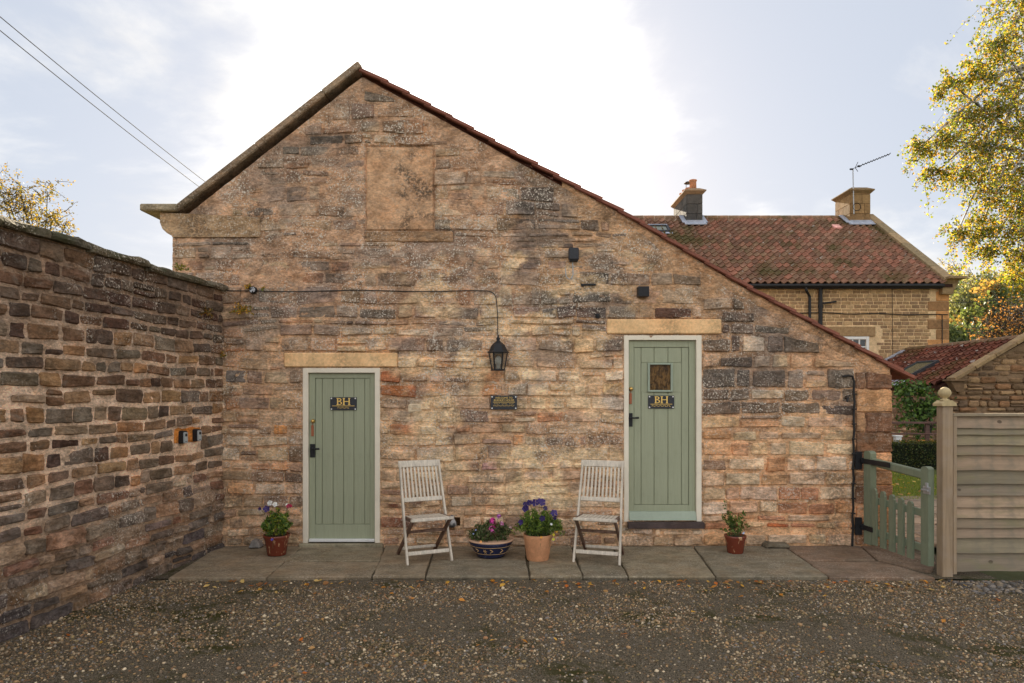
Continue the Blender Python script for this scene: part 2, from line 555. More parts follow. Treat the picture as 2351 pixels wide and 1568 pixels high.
M['redglaze'] = glazed('red_brown_glaze', S(96, 44, 30), S(190, 150, 110), 0.7)
M['blueglaze'] = glazed('dark_blue_glaze', S(34, 38, 62), S(70, 74, 100), 0.3)
M['rimclay'] = plain('unglazed_rim', S(178, 144, 118), 0.8)
M['goldglaze'] = plain('ochre_slip', S(160, 130, 90), 0.5)


def glass(name, tint, rough=0.12):
    m, g = material(name)
    pos = g.n('ShaderNodeTexCoord', 3)
    n1 = g.noise(pos, 18.0, 3.0, 0.5)
    finish(g, (*tint, 1), rough, n1, 0.15, 0.01, 0, 0.7)
    return m


def pebbled_glass():
    m, g = material('bubbled_amber_glass')
    pos = g.n('ShaderNodeTexCoord', 3)
    v = g.n('ShaderNodeTexVoronoi', 0, None, Vector=pos, Scale=26.0)
    n1 = g.noise(g.vmath('MULTIPLY', pos, (2.4, 1, 1)), 14.0, 5.0, 0.6, 0.8)
    c = g.mix(g.ramp(n1, 0.35, 0.65), (0.040, 0.020, 0.007, 1), (0.20, 0.105, 0.032, 1))
    c = g.mix(g.ramp(v, 0.10, 0.02), c, (0.27, 0.165, 0.07, 1))
    finish(g, c, 0.3, g.math('ADD', v, n1), 0.25, 0.01, 0, 0.2)
    return m


M['pane'] = glass('dark_window_glass', (0.03, 0.033, 0.035), 0.08)
M['skypane'] = glass('roof_window_glass', (0.10, 0.11, 0.07), 0.15)
M['amber'] = pebbled_glass()


def clear_glass():
    m, g = material('lantern_glass')
    tr = g.n('ShaderNodeBsdfTransparent', 0, None, Color=(0.92, 0.92, 0.9))
    gl = g.n('ShaderNodeBsdfGlossy', 0, None, Color=(0.8, 0.8, 0.8), Roughness=0.08)
    mx = g.n('ShaderNodeMixShader', 0, None, i0=0.16, i1=tr, i2=gl)
    o = g.t.nodes.new('ShaderNodeOutputMaterial')
    g.t.links.new(mx, o.inputs[0])
    return m


M['clear'] = clear_glass()

# ------------------------------------------------------------------ masonry
def fbm(x, y, z, oct_=4):
    return noise.fractal(Vector((x, y, z)), 1.0, 2.0, oct_, noise_basis='PERLIN_ORIGINAL')


class Frame:
    """a wall plane: a along, z up, n outward"""
    def __init__(self, o, u, n):
        self.o = Vector(o); self.u = Vector(u).normalized(); self.n = Vector(n).normalized()

    def p(self, a, z, n):
        q = self.o + self.u * a + self.n * n
        return (q.x, q.y, q.z + z)


def stone_geo(fr, quad, out, rough=0.25, seed=0.0, back=0.05, e=0.014):
    """quad: 4 (a,z) corners, lower left first, anticlockwise"""
    (a0, z0), (a1, z1), (a2, z2), (a3, z3) = quad
    w = max(1e-3, ((a1 - a0) + (a2 - a3)) / 2); h = max(1e-3, ((z3 - z0) + (z2 - z1)) / 2)
    eu = min(e / w, 0.28); ev = min(e / h, 0.28)
    nm = 2 if w < 0.16 else (3 if w < 0.26 else (4 if w < 0.4 else 6))
    us = [0, eu] + [eu + (1 - 2 * eu) * (i + 1) / (nm + 1) for i in range(nm)] + [1 - eu, 1]
    vs_ = [0, ev, 0.5, 1 - ev, 1] if h < 0.11 else [0, ev, ev + (1 - 2 * ev) / 3, ev + (1 - 2 * ev) * 2 / 3, 1 - ev, 1]
    V = []; nu = len(us); nv = len(vs_)
    jit = min(w, h) * 0.10
    for j, v in enumerate(vs_):
        for i, u in enumerate(us):
            a = (a0 * (1 - u) + a1 * u) * (1 - v) + (a3 * (1 - u) + a2 * u) * v
            z = (z0 * (1 - u) + z1 * u) * (1 - v) + (z3 * (1 - u) + z2 * u) * v
            rim = i in (0, nu - 1) or j in (0, nv - 1)
            corner = i in (0, nu - 1) and j in (0, nv - 1)
            dn = fbm(a * 6 + seed, z * 14, seed * 1.7, 3)
            if rim:
                n = out * 0.42 + dn * 0.005
                a += jit * fbm(a * 9, z * 9 + seed, 3.1, 2) + (0.34 * min(w, h) * (0.5 - u) * (1 if corner else 0))
                z += jit * fbm(a * 9 + 7, z * 9 + seed, 8.1, 2) + (0.30 * h * (0.5 - v) * (1 if corner else 0))
            else:
                n = out * (0.98 + 0.05 * (1 - abs(2 * u - 1))) + dn * out * rough * 1.9 + 0.006 * fbm(a * 17 + seed, z * 30, 2.0, 2)
            V.append(fr.p(a, z, n))
    F = []
    for j in range(nv - 1):
        for i in range(nu - 1):
            k = j * nu + i
            F.append((k, k + 1, k + nu + 1, k + nu))
    ring = [i for i in range(nu)] + [j * nu + nu - 1 for j in range(1, nv)] + [(nv - 1) * nu + i for i in range(nu - 2, -1, -1)] + [j * nu for j in range(nv - 2, 0, -1)]
    b = len(V)
    for k in ring:
        q = Vector(V[k]) - fr.n * (back + out * 0.3)
        V.append(tuple(q))
    m = len(ring)
    for i in range(m):
        F.append((ring[i], b + i, b + (i + 1) % m, ring[(i + 1) % m]))
    return V, F


def lay_courses(a0, a1, z0, z1, hs, ws, holes, top=None, joint=0.012, rnd=None, wav=0.012, split=0.2):
    """random rubble in rough courses; holes are (a0,a1,z0,z1); top(a) is the ceiling of the wall. Yields quads"""
    rnd = rnd or random
    z = z0; out = []
    while z < z1 - 0.03:
        h = rnd.uniform(*hs(z)) if callable(hs) else rnd.uniform(*hs)
        zt = min(z + h, z1)
        edges = sorted([q for hh in holes for q in (hh[2], hh[3]) if z + 0.05 < q < z + h + 0.05])
        if edges and rnd.random() < 0.9:
            zt = edges[0]
        segs = [(a0, a1)]
        for (h0, h1, g0, g1) in holes:
            if min(zt, g1) - max(z, g0) > 0.012:
                ns = []
                for (s0, s1) in segs:
                    if h1 <= s0 or h0 >= s1: ns.append((s0, s1)); continue
                    if h0 - s0 > 0.03: ns.append((s0, h0))
                    if s1 - h1 > 0.03: ns.append((h1, s1))
                segs = ns
        for (s0, s1) in segs:
            a = s0
            while a < s1 - 0.02:
                w = rnd.uniform(*ws(z)) if callable(ws) else rnd.uniform(*ws)
                if rnd.random() < 0.12: w *= 0.55
                e = min(a + w, s1)
                if s1 - e < 0.07: e = s1
                def zw(x, zz): return zz + wav * fbm(x * 1.6, zz * 3.0, 2.2, 2)
                parts = [(z, zt)]
                if zt - z > 0.12 and rnd.random() < split:       # a pair of thin stones in one course
                    c = z + (zt - z) * rnd.uniform(0.4, 0.6); parts = [(z, c), (c, zt)]
                for (p0, p1) in parts:
                    j = joint * rnd.uniform(0.5, 1.7) / 2; jt = 0.018 if p1 - p0 > 0.1 else 0.007; cut = rnd.uniform(0, 0.25) * (p1 - p0) if rnd.random() < 0.18 else 0.0
                    q = [[a + j, zw(a, p0) + j + rnd.uniform(-.3, .6) * jt], [e - j, zw(e, p0) + j + rnd.uniform(-.3, .6) * jt], [e - j + rnd.uniform(-.014, .010), zw(e, p1) - j - cut + rnd.uniform(-.6, .3) * jt], [a + j + rnd.uniform(-.010, .014), zw(a, p1) - j - cut + rnd.uniform(-.6, .3) * jt]]
                    if top is not None:
                        q[2][1] = min(q[2][1], top(q[2][0])); q[3][1] = min(q[3][1], top(q[3][0]))
                        if q[2][1] - q[1][1] < 0.03 or q[3][1] - q[0][1] < 0.03: continue
                    out.append(q)
                a = e
        z = zt
    return out


def stained(c, s):
    """soot on stone: darker and greyer by the amount s; below zero, old limewash"""
    if s < 0:
        t = -s; w = S(212, 180, 142)
        return tuple(c[k] * (1 - t) + w[k] * t for k in range(3)) + (c[3],)
    g_ = (c[0] + c[1] + c[2]) / 3
    return tuple((c[k] * (1 - 0.6 * s) + g_ * 0.6 * s) * (1 - 0.62 * s) for k in range(3)) + (c[3],)


def quad_area(q):
    return (q[1][0] - q[0][0] + q[2][0] - q[3][0]) * (q[3][1] - q[0][1] + q[2][1] - q[1][1]) / 4


def build_stones(parent, fr, quads, outf, colf, mat, keep=300, small='small_stone', rough=0.25, rank=None, e=0.010, stain=None):
    """the stones that show largest become parts of their own; the remainder one part of kind stuff"""
    order = sorted(range(len(quads)), key=lambda i: -(rank(quads[i]) if rank else quad_area(quads[i])))
    big = set(order[:keep])
    mb = MB()
    for i, q in enumerate(quads):
        ca = sum(p[0] for p in q) / 4; cz = sum(p[1] for p in q) / 4
        V, F = stone_geo(fr, q, outf(ca, cz), rough, seed=i * 0.37, e=e)
        c = colf(ca, cz)
        T = [stained(c, stain(v[0], v[2])) for v in V] if stain else [c] * len(V)
        if i in big:
            mk('stone', V, F, mat, parent, False, T)
        else:
            mb.color(c).add(V, F)
            mb.t[-len(V):] = T
    if mb.v:
        o = mb.build(small, mat, parent)
        o['kind'] = 'stuff'


def pick(pal, var=0.14, k=1.0, lich=0.5):
    c = random.choice(pal)
    f = random.uniform(1 - var, 1 + var)
    rgb = S(*c, k); g_ = sum(rgb) / 3
    return (*[min(0.85, (x * 0.88 + g_ * 0.12) * f * random.uniform(0.97, 1.03)) for x in rgb], lich)


P_PINK = [(154, 123, 94), (144, 113, 88), (161, 132, 104), (136, 111, 90), (128, 102, 80), (152, 126, 98)]
P_GREY = [(132, 114, 96), (116, 100, 84), (106, 90, 76), (138, 117, 97)]
P_BUFF = [(182, 153, 120), (172, 143, 111), (186, 160, 130), (164, 134, 102), (178, 142, 105), (156, 124, 94)]
P_ORANGE = [(184, 136, 94), (176, 126, 84), (188, 150, 108), (158, 108, 76), (182, 146, 106), (186, 158, 122), (176, 148, 120), (170, 134, 104), (184, 152, 112)]
P_DARK = [(108, 90, 74), (118, 98, 80), (100, 83, 70), (130, 108, 88), (140, 116, 93)]
P_BROWN = [(130, 94, 66), (146, 108, 76), (116, 84, 62), (156, 120, 84)]

# ================================================================== GROUND
def lerp(a, b, t): return a + (b - a) * t


def sheet(name, x0, x1, y0, y1, z, mat, nx=1, ny=1, f=None):
    xs = np.linspace(x0, x1, nx + 1); ys = np.linspace(y0, y1, ny + 1)
    V = []; F = []
    for y in ys:
        for x in xs:
            V.append((x, y, z + (f(x, y) if f else 0)))
    for j in range(ny):
        for i in range(nx):
            k = j * (nx + 1) + i
            F.append((k, k + 1, k + nx + 2, k + nx + 1))
    o = mk(name, V, F, mat, None, True)
    o['kind'] = 'structure'
    return o


m, g = material('rough_pasture')
pos = g.n('ShaderNodeNewGeometry', 0)
n1 = g.noise(pos, 0.2, 8.0, 0.6)
finish(g, g.mix(n1, (0.045, 0.06, 0.018, 1), (0.10, 0.10, 0.04, 1)), 0.95, g.noise(pos, 6.0, 6.0), 0.5, 0.05)
M['pasture'] = m


def terrain(x, y):
    t = max(0.0, min(1.0, (y - 40) / 120)); s = max(0.0, min(1.0, (x - 10) / 60))
    return (t * t * (3 - 2 * t)) * (4 + 16 * s)


sheet('ground', -700, 700, -500, 900, -0.12, M['pasture'], 100, 100, lambda x, y: terrain(x, y) if y > 40 else 0)

m, g = material('gravel_bed')
pos = g.n('ShaderNodeNewGeometry', 0)
v1 = g.n('ShaderNodeTexVoronoi', 1, None, Vector=pos, Scale=150.0)
v1d = g.n('ShaderNodeTexVoronoi', 0, None, Vector=pos, Scale=150.0)
hs = g.n('ShaderNodeSeparateColor', 0, None, Color=v1)
n1 = g.noise(pos, 1.1, 6.0, 0.6)
n2 = g.noise(pos, 9.0, 6.0, 0.6)
ca = g.mix(g.ramp(hs, 0.1, 0.95), (0.080, 0.064, 0.042, 1), (0.235, 0.19, 0.135, 1))
ca = g.mix(g.math('MULTIPLY', g.ramp(n1, 0.46, 0.64), g.ramp(n2, 0.4, 0.6)), ca, (0.062, 0.056, 0.018, 1))
finish(g, ca, 0.95, g.math('SUBTRACT', 1.0, v1d), 0.9, 0.01, spec=0.1)
M['gravelbed'] = m


def gz(x, y):
    return 0.010 * fbm(x * 0.8, y * 0.8, 1.0, 3) + 0.004 * fbm(x * 5, y * 5, 4.0, 2)


sheet('gravel_yard', -9, 14, -20, -1.30, -0.035, M['gravelbed'], 180, 150, gz)

# loose gravel, dense where it can be seen
IC = [(-.526, 0, .851), (.526, 0, .851), (-.526, 0, -.851), (.526, 0, -.851), (0, .851, .526), (0, .851, -.526), (0, -.851, .526), (0, -.851, -.526), (.851, .526, 0), (-.851, .526, 0), (.851, -.526, 0), (-.851, -.526, 0)]
IF = [(0, 4, 1), (0, 9, 4), (9, 5, 4), (4, 5, 8), (4, 8, 1), (8, 10, 1), (8, 3, 10), (5, 3, 8), (5, 2, 3), (2, 7, 3), (7, 10, 3), (7, 6, 10), (7, 11, 6), (11, 0, 6), (0, 1, 6), (6, 1, 10), (9, 0, 11), (9, 11, 2), (9, 2, 5), (7, 2, 11)]
WALL_DX = 0.13


def pebbles(name, n, region, size, pal, mat, z0, seed, squash=(0.45, 0.8)):
    rg = np.random.default_rng(seed)
    x = rg.uniform(region[0], region[1], n); y = rg.uniform(region[2], region[3], n)
    ok = (x > -3.30 + WALL_DX * y + 0.02)
    if squash[0] < 0.5 and size < 0.01:       # thin in the mossy and trodden patches, thicker in drifts
        dens = np.array([0.78 + 2.1 * fbm(float(u) * 0.7, float(w) * 1.2, 31.0, 4) for u, w in zip(x, y)])
        ok &= rg.random(len(x)) < np.clip(dens, 0.22, 1.0)
    x = x[ok]; y = y[ok]; n = len(x)
    s = size * np.exp(rg.normal(0, 0.42, n)); s = np.clip(s, size * 0.4, size * 3.4)
    base = np.array(IC)[None] * (1 + rg.uniform(-0.22, 0.22, (n, 12, 1)))
    sc = np.stack([s, s * rg.uniform(0.6, 1.0, n), s * rg.uniform(*squash, n)], 1)
    p = base * sc[:, None, :]
    tl = rg.uniform(-0.4, 0.4, n)
    px = p[..., 0] * np.cos(tl)[:, None] - p[..., 2] * np.sin(tl)[:, None]
    pz = p[..., 0] * np.sin(tl)[:, None] + p[..., 2] * np.cos(tl)[:, None]
    a = rg.uniform(0, 6.28, n)[:, None]
    X = px * np.cos(a) - p[..., 1] * np.sin(a); Y = px * np.sin(a) + p[..., 1] * np.cos(a)
    gzv = np.array([gz(float(u), float(w)) for u, w in zip(x, y)])
    V = np.stack([X + x[:, None], Y + y[:, None], pz + (z0 + gzv + sc[:, 2] * 0.35)[:, None]], 2).reshape(-1, 3)
    F = (np.array(IF)[None] + (np.arange(n) * 12)[:, None, None]).reshape(-1, 3)
    pc = np.array(pal)[rg.integers(0, len(pal), n)] * rg.uniform(0.65, 1.3, (n, 1))
    T = np.concatenate([np.repeat(pc, 12, 0), np.ones((n * 12, 1))], 1)
    o = mk(name, V, F, mat, None, True, T)
    o['kind'] = 'stuff'
    return o


M['pebble'] = tinted('pebble', rough=0.8, var=0.12, scale=60, bump=0.1, bdist=0.001)
PEB = [S(*c, 0.94) for c in [(140, 122, 98), (124, 106, 84), (158, 138, 110), (110, 94, 76), (136, 112, 80), (150, 120, 86), (118, 110, 100), (140, 104, 74), (182, 164, 136), (96, 82, 66), (108, 102, 96), (130, 112, 78), (92, 76, 58), (104, 84, 62), (90, 76, 58), (112, 96, 70), (120, 98, 72)]]
tag(pebbles('gravel', 110000, (-4.0, 5.9, -4.3, -1.33), 0.0060, PEB, M['pebble'], -0.035, 3), 'loose brown and grey gravel covering the yard in front of the cottage', 'gravel')
tag(pebbles('gravel', 1500, (4.15, 6.2, -1.75, -1.36), 0.014, [S(*c, 0.6) for c in [(124, 118, 112), (140, 130, 120), (98, 94, 90), (150, 134, 114), (86, 80, 74)]], M['pebble'], -0.035, 5), 'coarser grey stones heaped along the foot of the wooden fence', 'gravel')

# ------------------------------------------------------------------ flagged path
path_bed = sheet('path', -3.7, 4.65, -1.30, 0.06, -0.022, M['gravelbed'], 20, 6)
path_bed['label'] = 'flagged stone path along the foot of the gable'
FLAGS = [
    [(385, 1326), (612, 1325), (697, 1252), (505, 1250)],
    [(697, 1252), (884, 1252), (874, 1287), (652, 1287)],
    [(652, 1289), (873, 1289), (853, 1323), (612, 1325)],
    [(885, 1252), (998, 1252), (988, 1284), (976, 1323), (855, 1323)],
    [(998, 1252), (1206, 1252), (1209, 1284), (989, 1284)],
    [(989, 1286), (1209, 1286), (1216, 1323), (977, 1323)],
    [(1207, 1252), (1312, 1252), (1322, 1284), (1338, 1323), (1217, 1323)],
    [(1313, 1252), (1405, 1252), (1442, 1323), (1339, 1323)],
    [(1406, 1252), (1590, 1252), (1643, 1323), (1443, 1323)],
    [(1591, 1252), (1796, 1252), (1850, 1287), (1902, 1324), (1644, 1323)],
    [(1797, 1252), (1972, 1250), (2012, 1286), (1851, 1287)],
    [(1852, 1289), (2013, 1288), (2080, 1304), (2148, 1326), (1903, 1325)],
    [(1973, 1250), (2060, 1250), (2150, 1290), (2138, 1312), (2014, 1286)],
]
for i, fl in enumerate(FLAGS):
    pts = [ground_at(*p) for p in fl]
    c = sum(pts, Vector()) / len(pts)
    dz = random.uniform(-0.006, 0.004)
    def inset(p):
        v = p - c; return c + v * (1 - 0.008 / max(v.length, 0.1))
    ring = []
    for a, b in zip(pts, pts[1:] + pts[:1]):
        n = max(2, int((b - a).length / 0.12))
        for k in range(n):
            p = inset(a.lerp(b, k / n))
            if k: p = p + Vector((random.uniform(-.006, .006), random.uniform(-.006, .006), 0))
            ring.append(p)
    m_ = len(ring)
    V = [(p.x, p.y, dz - 0.008) for p in ring] + [tuple(c + (p - c) * (1 - 0.012 / max((p - c).length, 0.1)) + Vector((0, 0, dz))) for p in ring] + [(p.x, p.y, -0.06) for p in ring]
    for p in V: pass
    V = [(x, y, z) if abs(z) > 0.05 else (x, y, z) for (x, y, z) in V]
    F = [tuple(range(m_, 2 * m_))]
    for k in range(m_):
        j = (k + 1) % m_
        F.append((k, j, m_ + j, m_ + k)); F.append((2 * m_ + k, 2 * m_ + j, j, k))
    col = S(*random.choice([(124, 113, 93), (116, 107, 90), (128, 114, 94), (120, 107, 88)]), 0.88)
    if i in (10, 11, 12): col = S(118, 100, 84, 0.85)
    mk('flagstone', V, F, M['flag'], path_bed, False, [(*col, 0.5)] * len(V))

# moss and fallen leaves
def scatter_leaves(name, n, fn, size, pal, seed, label):
    rg = random.Random(seed)
    mb = MB()
    for _ in range(n):
        p = fn(rg)
        s = size * rg.uniform(0.6, 1.3); a = rg.uniform(0, 6.28)
        ux = Vector((math.cos(a), math.sin(a), rg.uniform(-.35, .35))) * s
        uy = Vector((-math.sin(a), math.cos(a), rg.uniform(-.5, .5))) * s * 0.62
        up = Vector((0, 0, s * 0.3))
        f = rg.uniform(0.6, 1.25)
        mb.color(tuple(x * f for x in S(*rg.choice(pal))))
        p = Vector(p) + Vector((0, 0, 0.008 + abs(ux.z)))
        mb.add([p - ux, p - uy * 0.9 - ux * 0.2 + up * 0.5, p + ux * 0.35 - uy * 0.8 + up * .3, p + ux, p + ux * 0.35 + uy * 0.8, p + uy * 0.9 - ux * 0.2 + up * 0.6], [(0, 1, 2, 3), (0, 3, 4, 5)])
    o = mb.build(name, M['leaf'], None)
    tag(o, label, 'leaves', kind='stuff')


def near_path(rg):
    y = -1.36 - abs(rg.gauss(0, 0.18)); return (rg.uniform(-2.9, 4.2), y, -0.03)


def on_gravel(rg):
    while True:
        x = rg.uniform(-3.9, 5.2); y = rg.uniform(-3.8, -1.4)
        if x > -3.3 + WALL_DX * y + 0.1: return (x, y, -0.03)


LP = [(214, 160, 70), (196, 132, 56), (180, 140, 92), (150, 104, 62), (206, 176, 110), (190, 108, 48)]
scatter_leaves('leaf_litter', 150, near_path, 0.026, LP, 4, 'yellow and orange fallen leaves caught along the front edge of the flagged path')
scatter_leaves('leaf_litter', 75, on_gravel, 0.024, LP, 9, 'scattered yellow and brown fallen leaves on the open gravel')

# ================================================================== COTTAGE
cottage = empty('stone_cottage', (0.3, 0, 0), 'low stone cottage with two sage green doors and a lopsided gable', 'cottage')
GL = FX(398)                          # left edge of the gable
GR = FX(2044)                         # right edge
VERGE = [(FX(u), FZ(v)) for u, v in ((833, 168), (1000, 258), (1150, 342), (1430, 494), (1700, 657), (1900, 766), (2075, 862))]
RAKE0 = (FX(408), FZ(500)); RAKE1 = (FX(833), FZ(166))


def verge_z(x):
    if x <= VERGE[0][0]:
        t = (x - RAKE0[0]) / (RAKE1[0] - RAKE0[0])
        return RAKE0[1] + (RAKE1[1] - RAKE0[1]) * max(t, -0.02)
    for (xa, za), (xb, zb) in zip(VERGE, VERGE[1:]):
        if x <= xb: return za + (zb - za) * (x - xa) / (xb - xa)
    return VERGE[-1][1]


def gable_top(x):
    if x < RAKE0[0]: return FZ(500)
    return verge_z(x) - (0.05 if x > VERGE[0][0] else 0.06)


GF = Frame((0, 0, 0), (1, 0, 0), (0, -1, 0))
# openings: outer edge of each door frame
DOOR_L = (FX(696), FX(873), -0.02, FZ(845))
DOOR_R = (FX(1432), FX(1610), FZ(1197), FZ(770))
LINT_L = (FX(653), FX(913), FZ(843), FZ(810))
LINT_R = (FX(1393), FX(1655), FZ(767), FZ(733))
BLIND = (FX(840), FX(997), FZ(530), FZ(336))
SILL = (FX(838), FX(1040), FZ(556), FZ(531))
KNEEL = (GL - 0.01, FX(592), FZ(545), FZ(500))
SLSTEP = (FX(1440), FX(1614), FZ(1211), FZ(1197))
HOLLOW = (FX(1018), FX(1062), FZ(1214), FZ(1180))
HOLES = [DOOR_L, DOOR_R, LINT_L, LINT_R, BLIND, SILL, KNEEL, SLSTEP, HOLLOW, (FX(690), FX(878), -0.1, 0.035)]


def zone(u, v):
    """what the gable is built of at this spot: palette, lichen, mortar colour, brightness"""
    t = 0.5 + 0.9 * fbm(u * 0.006, v * 0.008, 5.0, 3)
    if u > 1640:
        if v < 760 - (u - 1640) * -0.1: pal = P_DARK + P_GREY; L = 0.5; mo = (150, 122, 98)
        elif v < 965: pal = (P_DARK + P_GREY + P_BUFF) if t > 0.3 else P_DARK; L = 0.55; mo = (168, 134, 104)
        else: pal = P_ORANGE + P_BUFF[:3]; L = 0.35; mo = (190, 152, 116)
        if u > 1955: pal = P_BROWN; L = 0.25
    elif v > 1060:
        pal = P_BUFF + P_PINK[:2]; L = 0.45; mo = (184, 152, 120)
    elif v > 760:
        pal = (P_BUFF + P_ORANGE[:2] + P_PINK) if t > 0.35 else P_BUFF; L = 0.75; mo = (176, 143, 112)
    elif u > 1180:
        pal = (P_PINK + P_DARK + P_GREY) if t > 0.4 else (P_PINK + P_BUFF[3:]); L = 0.65; mo = (160, 128, 98)
    else:
        pal = P_PINK + P_GREY + P_BROWN[:2] if t > 0.5 else P_PINK; L = 0.8; mo = (158, 126, 100)
    if u < 700 and v > 760: pal = P_BUFF + P_PINK + P_ORANGE[:2]
    lich = L * (0.55 + 0.9 * max(0, min(1, 0.5 + 1.2 * fbm(u * 0.004, v * 0.006, 11.0, 3))))
    if abs(u - 1110) < 170 and 520 < v < 900: lich = max(lich, 1.05)
    return pal, lich, mo


ACC = [(770, 792, (96, 58, 44)), (775, 720, (112, 80, 60)), (800, 745, (104, 84, 70)), (900, 868, (150, 92, 60)), (905, 902, (162, 104, 66)), (925, 975, (176, 122, 86)),
       (1108, 1062, (176, 136, 128)), (1845, 1047, (100, 70, 56)), (1690, 960, (176, 138, 112)), (1785, 1165, (162, 92, 58)), (1770, 1202, (170, 98, 60)),
       (1645, 985, (196, 132, 78)), (1700, 1050, (190, 120, 74)), (1560, 720, (92, 70, 60)), (705, 770, (120, 82, 64)), (905, 1160, (110, 72, 54)), (900, 1200, (124, 80, 60)), (545, 868, (116, 106, 98)),
       (1480, 870, (196, 160, 108)), (1360, 800, (198, 160, 118)), (1405, 905, (196, 158, 112)), (640, 975, (190, 132, 80)), (1900, 1000, (188, 134, 88)), (1850, 1120, (196, 150, 106))]


def gable_colour(a, z):
    u = a * 200 + 1175.5; v = 899 - (z - EYE) * 200
    for (au, av, c) in ACC:
        if abs(u - au) < 22 and abs(v - av) < 12: return (*S(*c), 0.3)
    pal, lich, mo = zone(u, v)
    return pick(pal, 0.13, 1.13, lich)


def gable_proud(a, z):
    u = a * 200 + 1175.5; v = 899 - (z - EYE) * 200
    base = 0.016 + 0.012 * (0.5 + fbm(a * 0.9, z * 1.1, 9.0, 3))
    if v < 670 and 600 < u < 1180: base *= 0.85
    if v < 340 and u < 960: base = 0.026
    if u > 1640 and v > 700: base = 0.022
    if v > 1060: base *= 1.25
    return max(0.006, base * random.uniform(0.75, 1.3))


def mortar_n(a, z):
    if any(h[0] - 0.005 < a < h[1] + 0.005 and h[2] - 0.005 < z < h[3] + 0.005 for h in (LINT_L, LINT_R, BLIND, SILL, KNEEL)): return -0.012
    n = 0.008 + 0.013 * fbm(a * 1.6, z * 2.2, 3.3, 3) + 0.010 * fbm(a * 9, z * 14, 7.0, 3)
    u = a * 200 + 1175.5; v = 899 - (z - EYE) * 200
    if u > 1640 and v > 700: n -= 0.004
    elif v < 690: n += 0.004
    elif v > 800: n -= 0.003
    return n


def smooth01(x, a, b):
    t = max(0.0, min(1.0, (x - a) / (b - a))); return t * t * (3 - 2 * t)


def soot(x, z):
    u = x * 200 + 1175.5; v = 899 - (z - EYE) * 200
    w = 0.42
    w += 0.2 * smooth01(u, 1100, 1250) * (1 - smooth01(v, 660, 760))
    w += 0.12 * smooth01(u, 1620, 1700) * smooth01(v, 640, 700)
    w *= 1 - 0.85 * smooth01(v + 110 * fbm(x * 1.1, z, 3.0, 3), 880, 1010)
    w *= 1 - 0.8 * smooth01(u, 1940, 1970)
    if 840 < u < 1000 and 336 < v < 530: w *= 0.6
    lw = smooth01(v, 480, 620) * (1 - smooth01(v, 1120, 1230)) * (1 - smooth01(abs(u - 1150 + (v - 700) * 0.1), 90, 420)) + 0.5 * (1 - smooth01(abs(u - 1350), 100, 260)) * smooth01(v, 980, 1060) * (1 - smooth01(v, 1180, 1240))
    lw *= 0.75 * smooth01(fbm(x * 1.7, z * 2.6, 60.0, 5) + 0.12 * fbm(x * 12, z * 20, 61.0, 2), -0.06, 0.30)
    dk = w * smooth01(fbm(x * 1.25, z * 1.9, 40.0, 5) + 0.10 * fbm(x * 14, z * 22, 41.0, 2), 0.0, 0.34)
    if lw > 0.04 and lw > dk: return -lw
    return w * smooth01(fbm(x * 1.25, z * 1.9, 40.0, 5) + 0.10 * fbm(x * 14, z * 22, 41.0, 2), 0.0, 0.34)


# mortar face as a fine warped grid
xs = sorted(set([round(x, 4) for x in np.arange(GL, GR + 0.001, 0.027)] + [GR]))
NZ = 205
V = []; T = []; F = []
for x in xs:
    tp = gable_top(x)
    for j in range(NZ + 1):
        z = -0.05 + (tp + 0.05) * j / NZ
        V.append((x, -mortar_n(x, z), z))
        u = x * 200 + 1175.5; v = 899 - (z - EYE) * 200
        uu = u + 90 * fbm(x * 1.3, z * 1.3, 1.0, 3); vv = v + 90 * fbm(x * 1.3 + 9, z * 1.3, 1.0, 3)
        pal, lich, mo = zone(uu, vv)
        f = 1 + 0.22 * fbm(x * 2, z * 2.4, 6.0, 4)
        T.append(stained((*[c * f for c in S(*mo, 1.08)], lich), 0.85 * soot(x, z)))
for i in range(len(xs) - 1):
    for j in range(NZ):
        cx = (xs[i] + xs[i + 1]) / 2
        cz = -0.05 + (gable_top(cx) + 0.05) * (j + 0.5) / NZ
        if any(h[0] + 0.03 < cx < h[1] - 0.03 and h[2] + 0.03 < cz < h[3] - 0.03 for h in (DOOR_L, DOOR_R, HOLLOW)): continue
        k = i * (NZ + 1) + j
        F.append((k, k + NZ + 1, k + NZ + 2, k + 1))
core = MB().color((*S(150, 120, 96), 0.3))
BACK = 8.2
outline = [(GL, -0.05), (GR, -0.05), (GR, gable_top(GR)), (FX(1700), gable_top(FX(1700))), (VERGE[0][0], VERGE[0][1] - 0.06), (RAKE0[0], FZ(500)), (GL, FZ(500))]
core.prism(outline, 0.16, BACK)
core.prism([(GL, -0.05), (GL + 0.02, -0.05), (GL + 0.02, FZ(500)), (GL, FZ(500))], 0.0, 0.16)
core.prism([(GR - 0.02, -0.05), (GR, -0.05), (GR, gable_top(GR)), (GR - 0.02, gable_top(GR))], 0.0, 0.16)
b = len(V)
V += core.v; T += core.t; F += [tuple(i + b for i in f) for f in core.f]
mk('wall', V, F, M['mortar'], cottage, False, T)

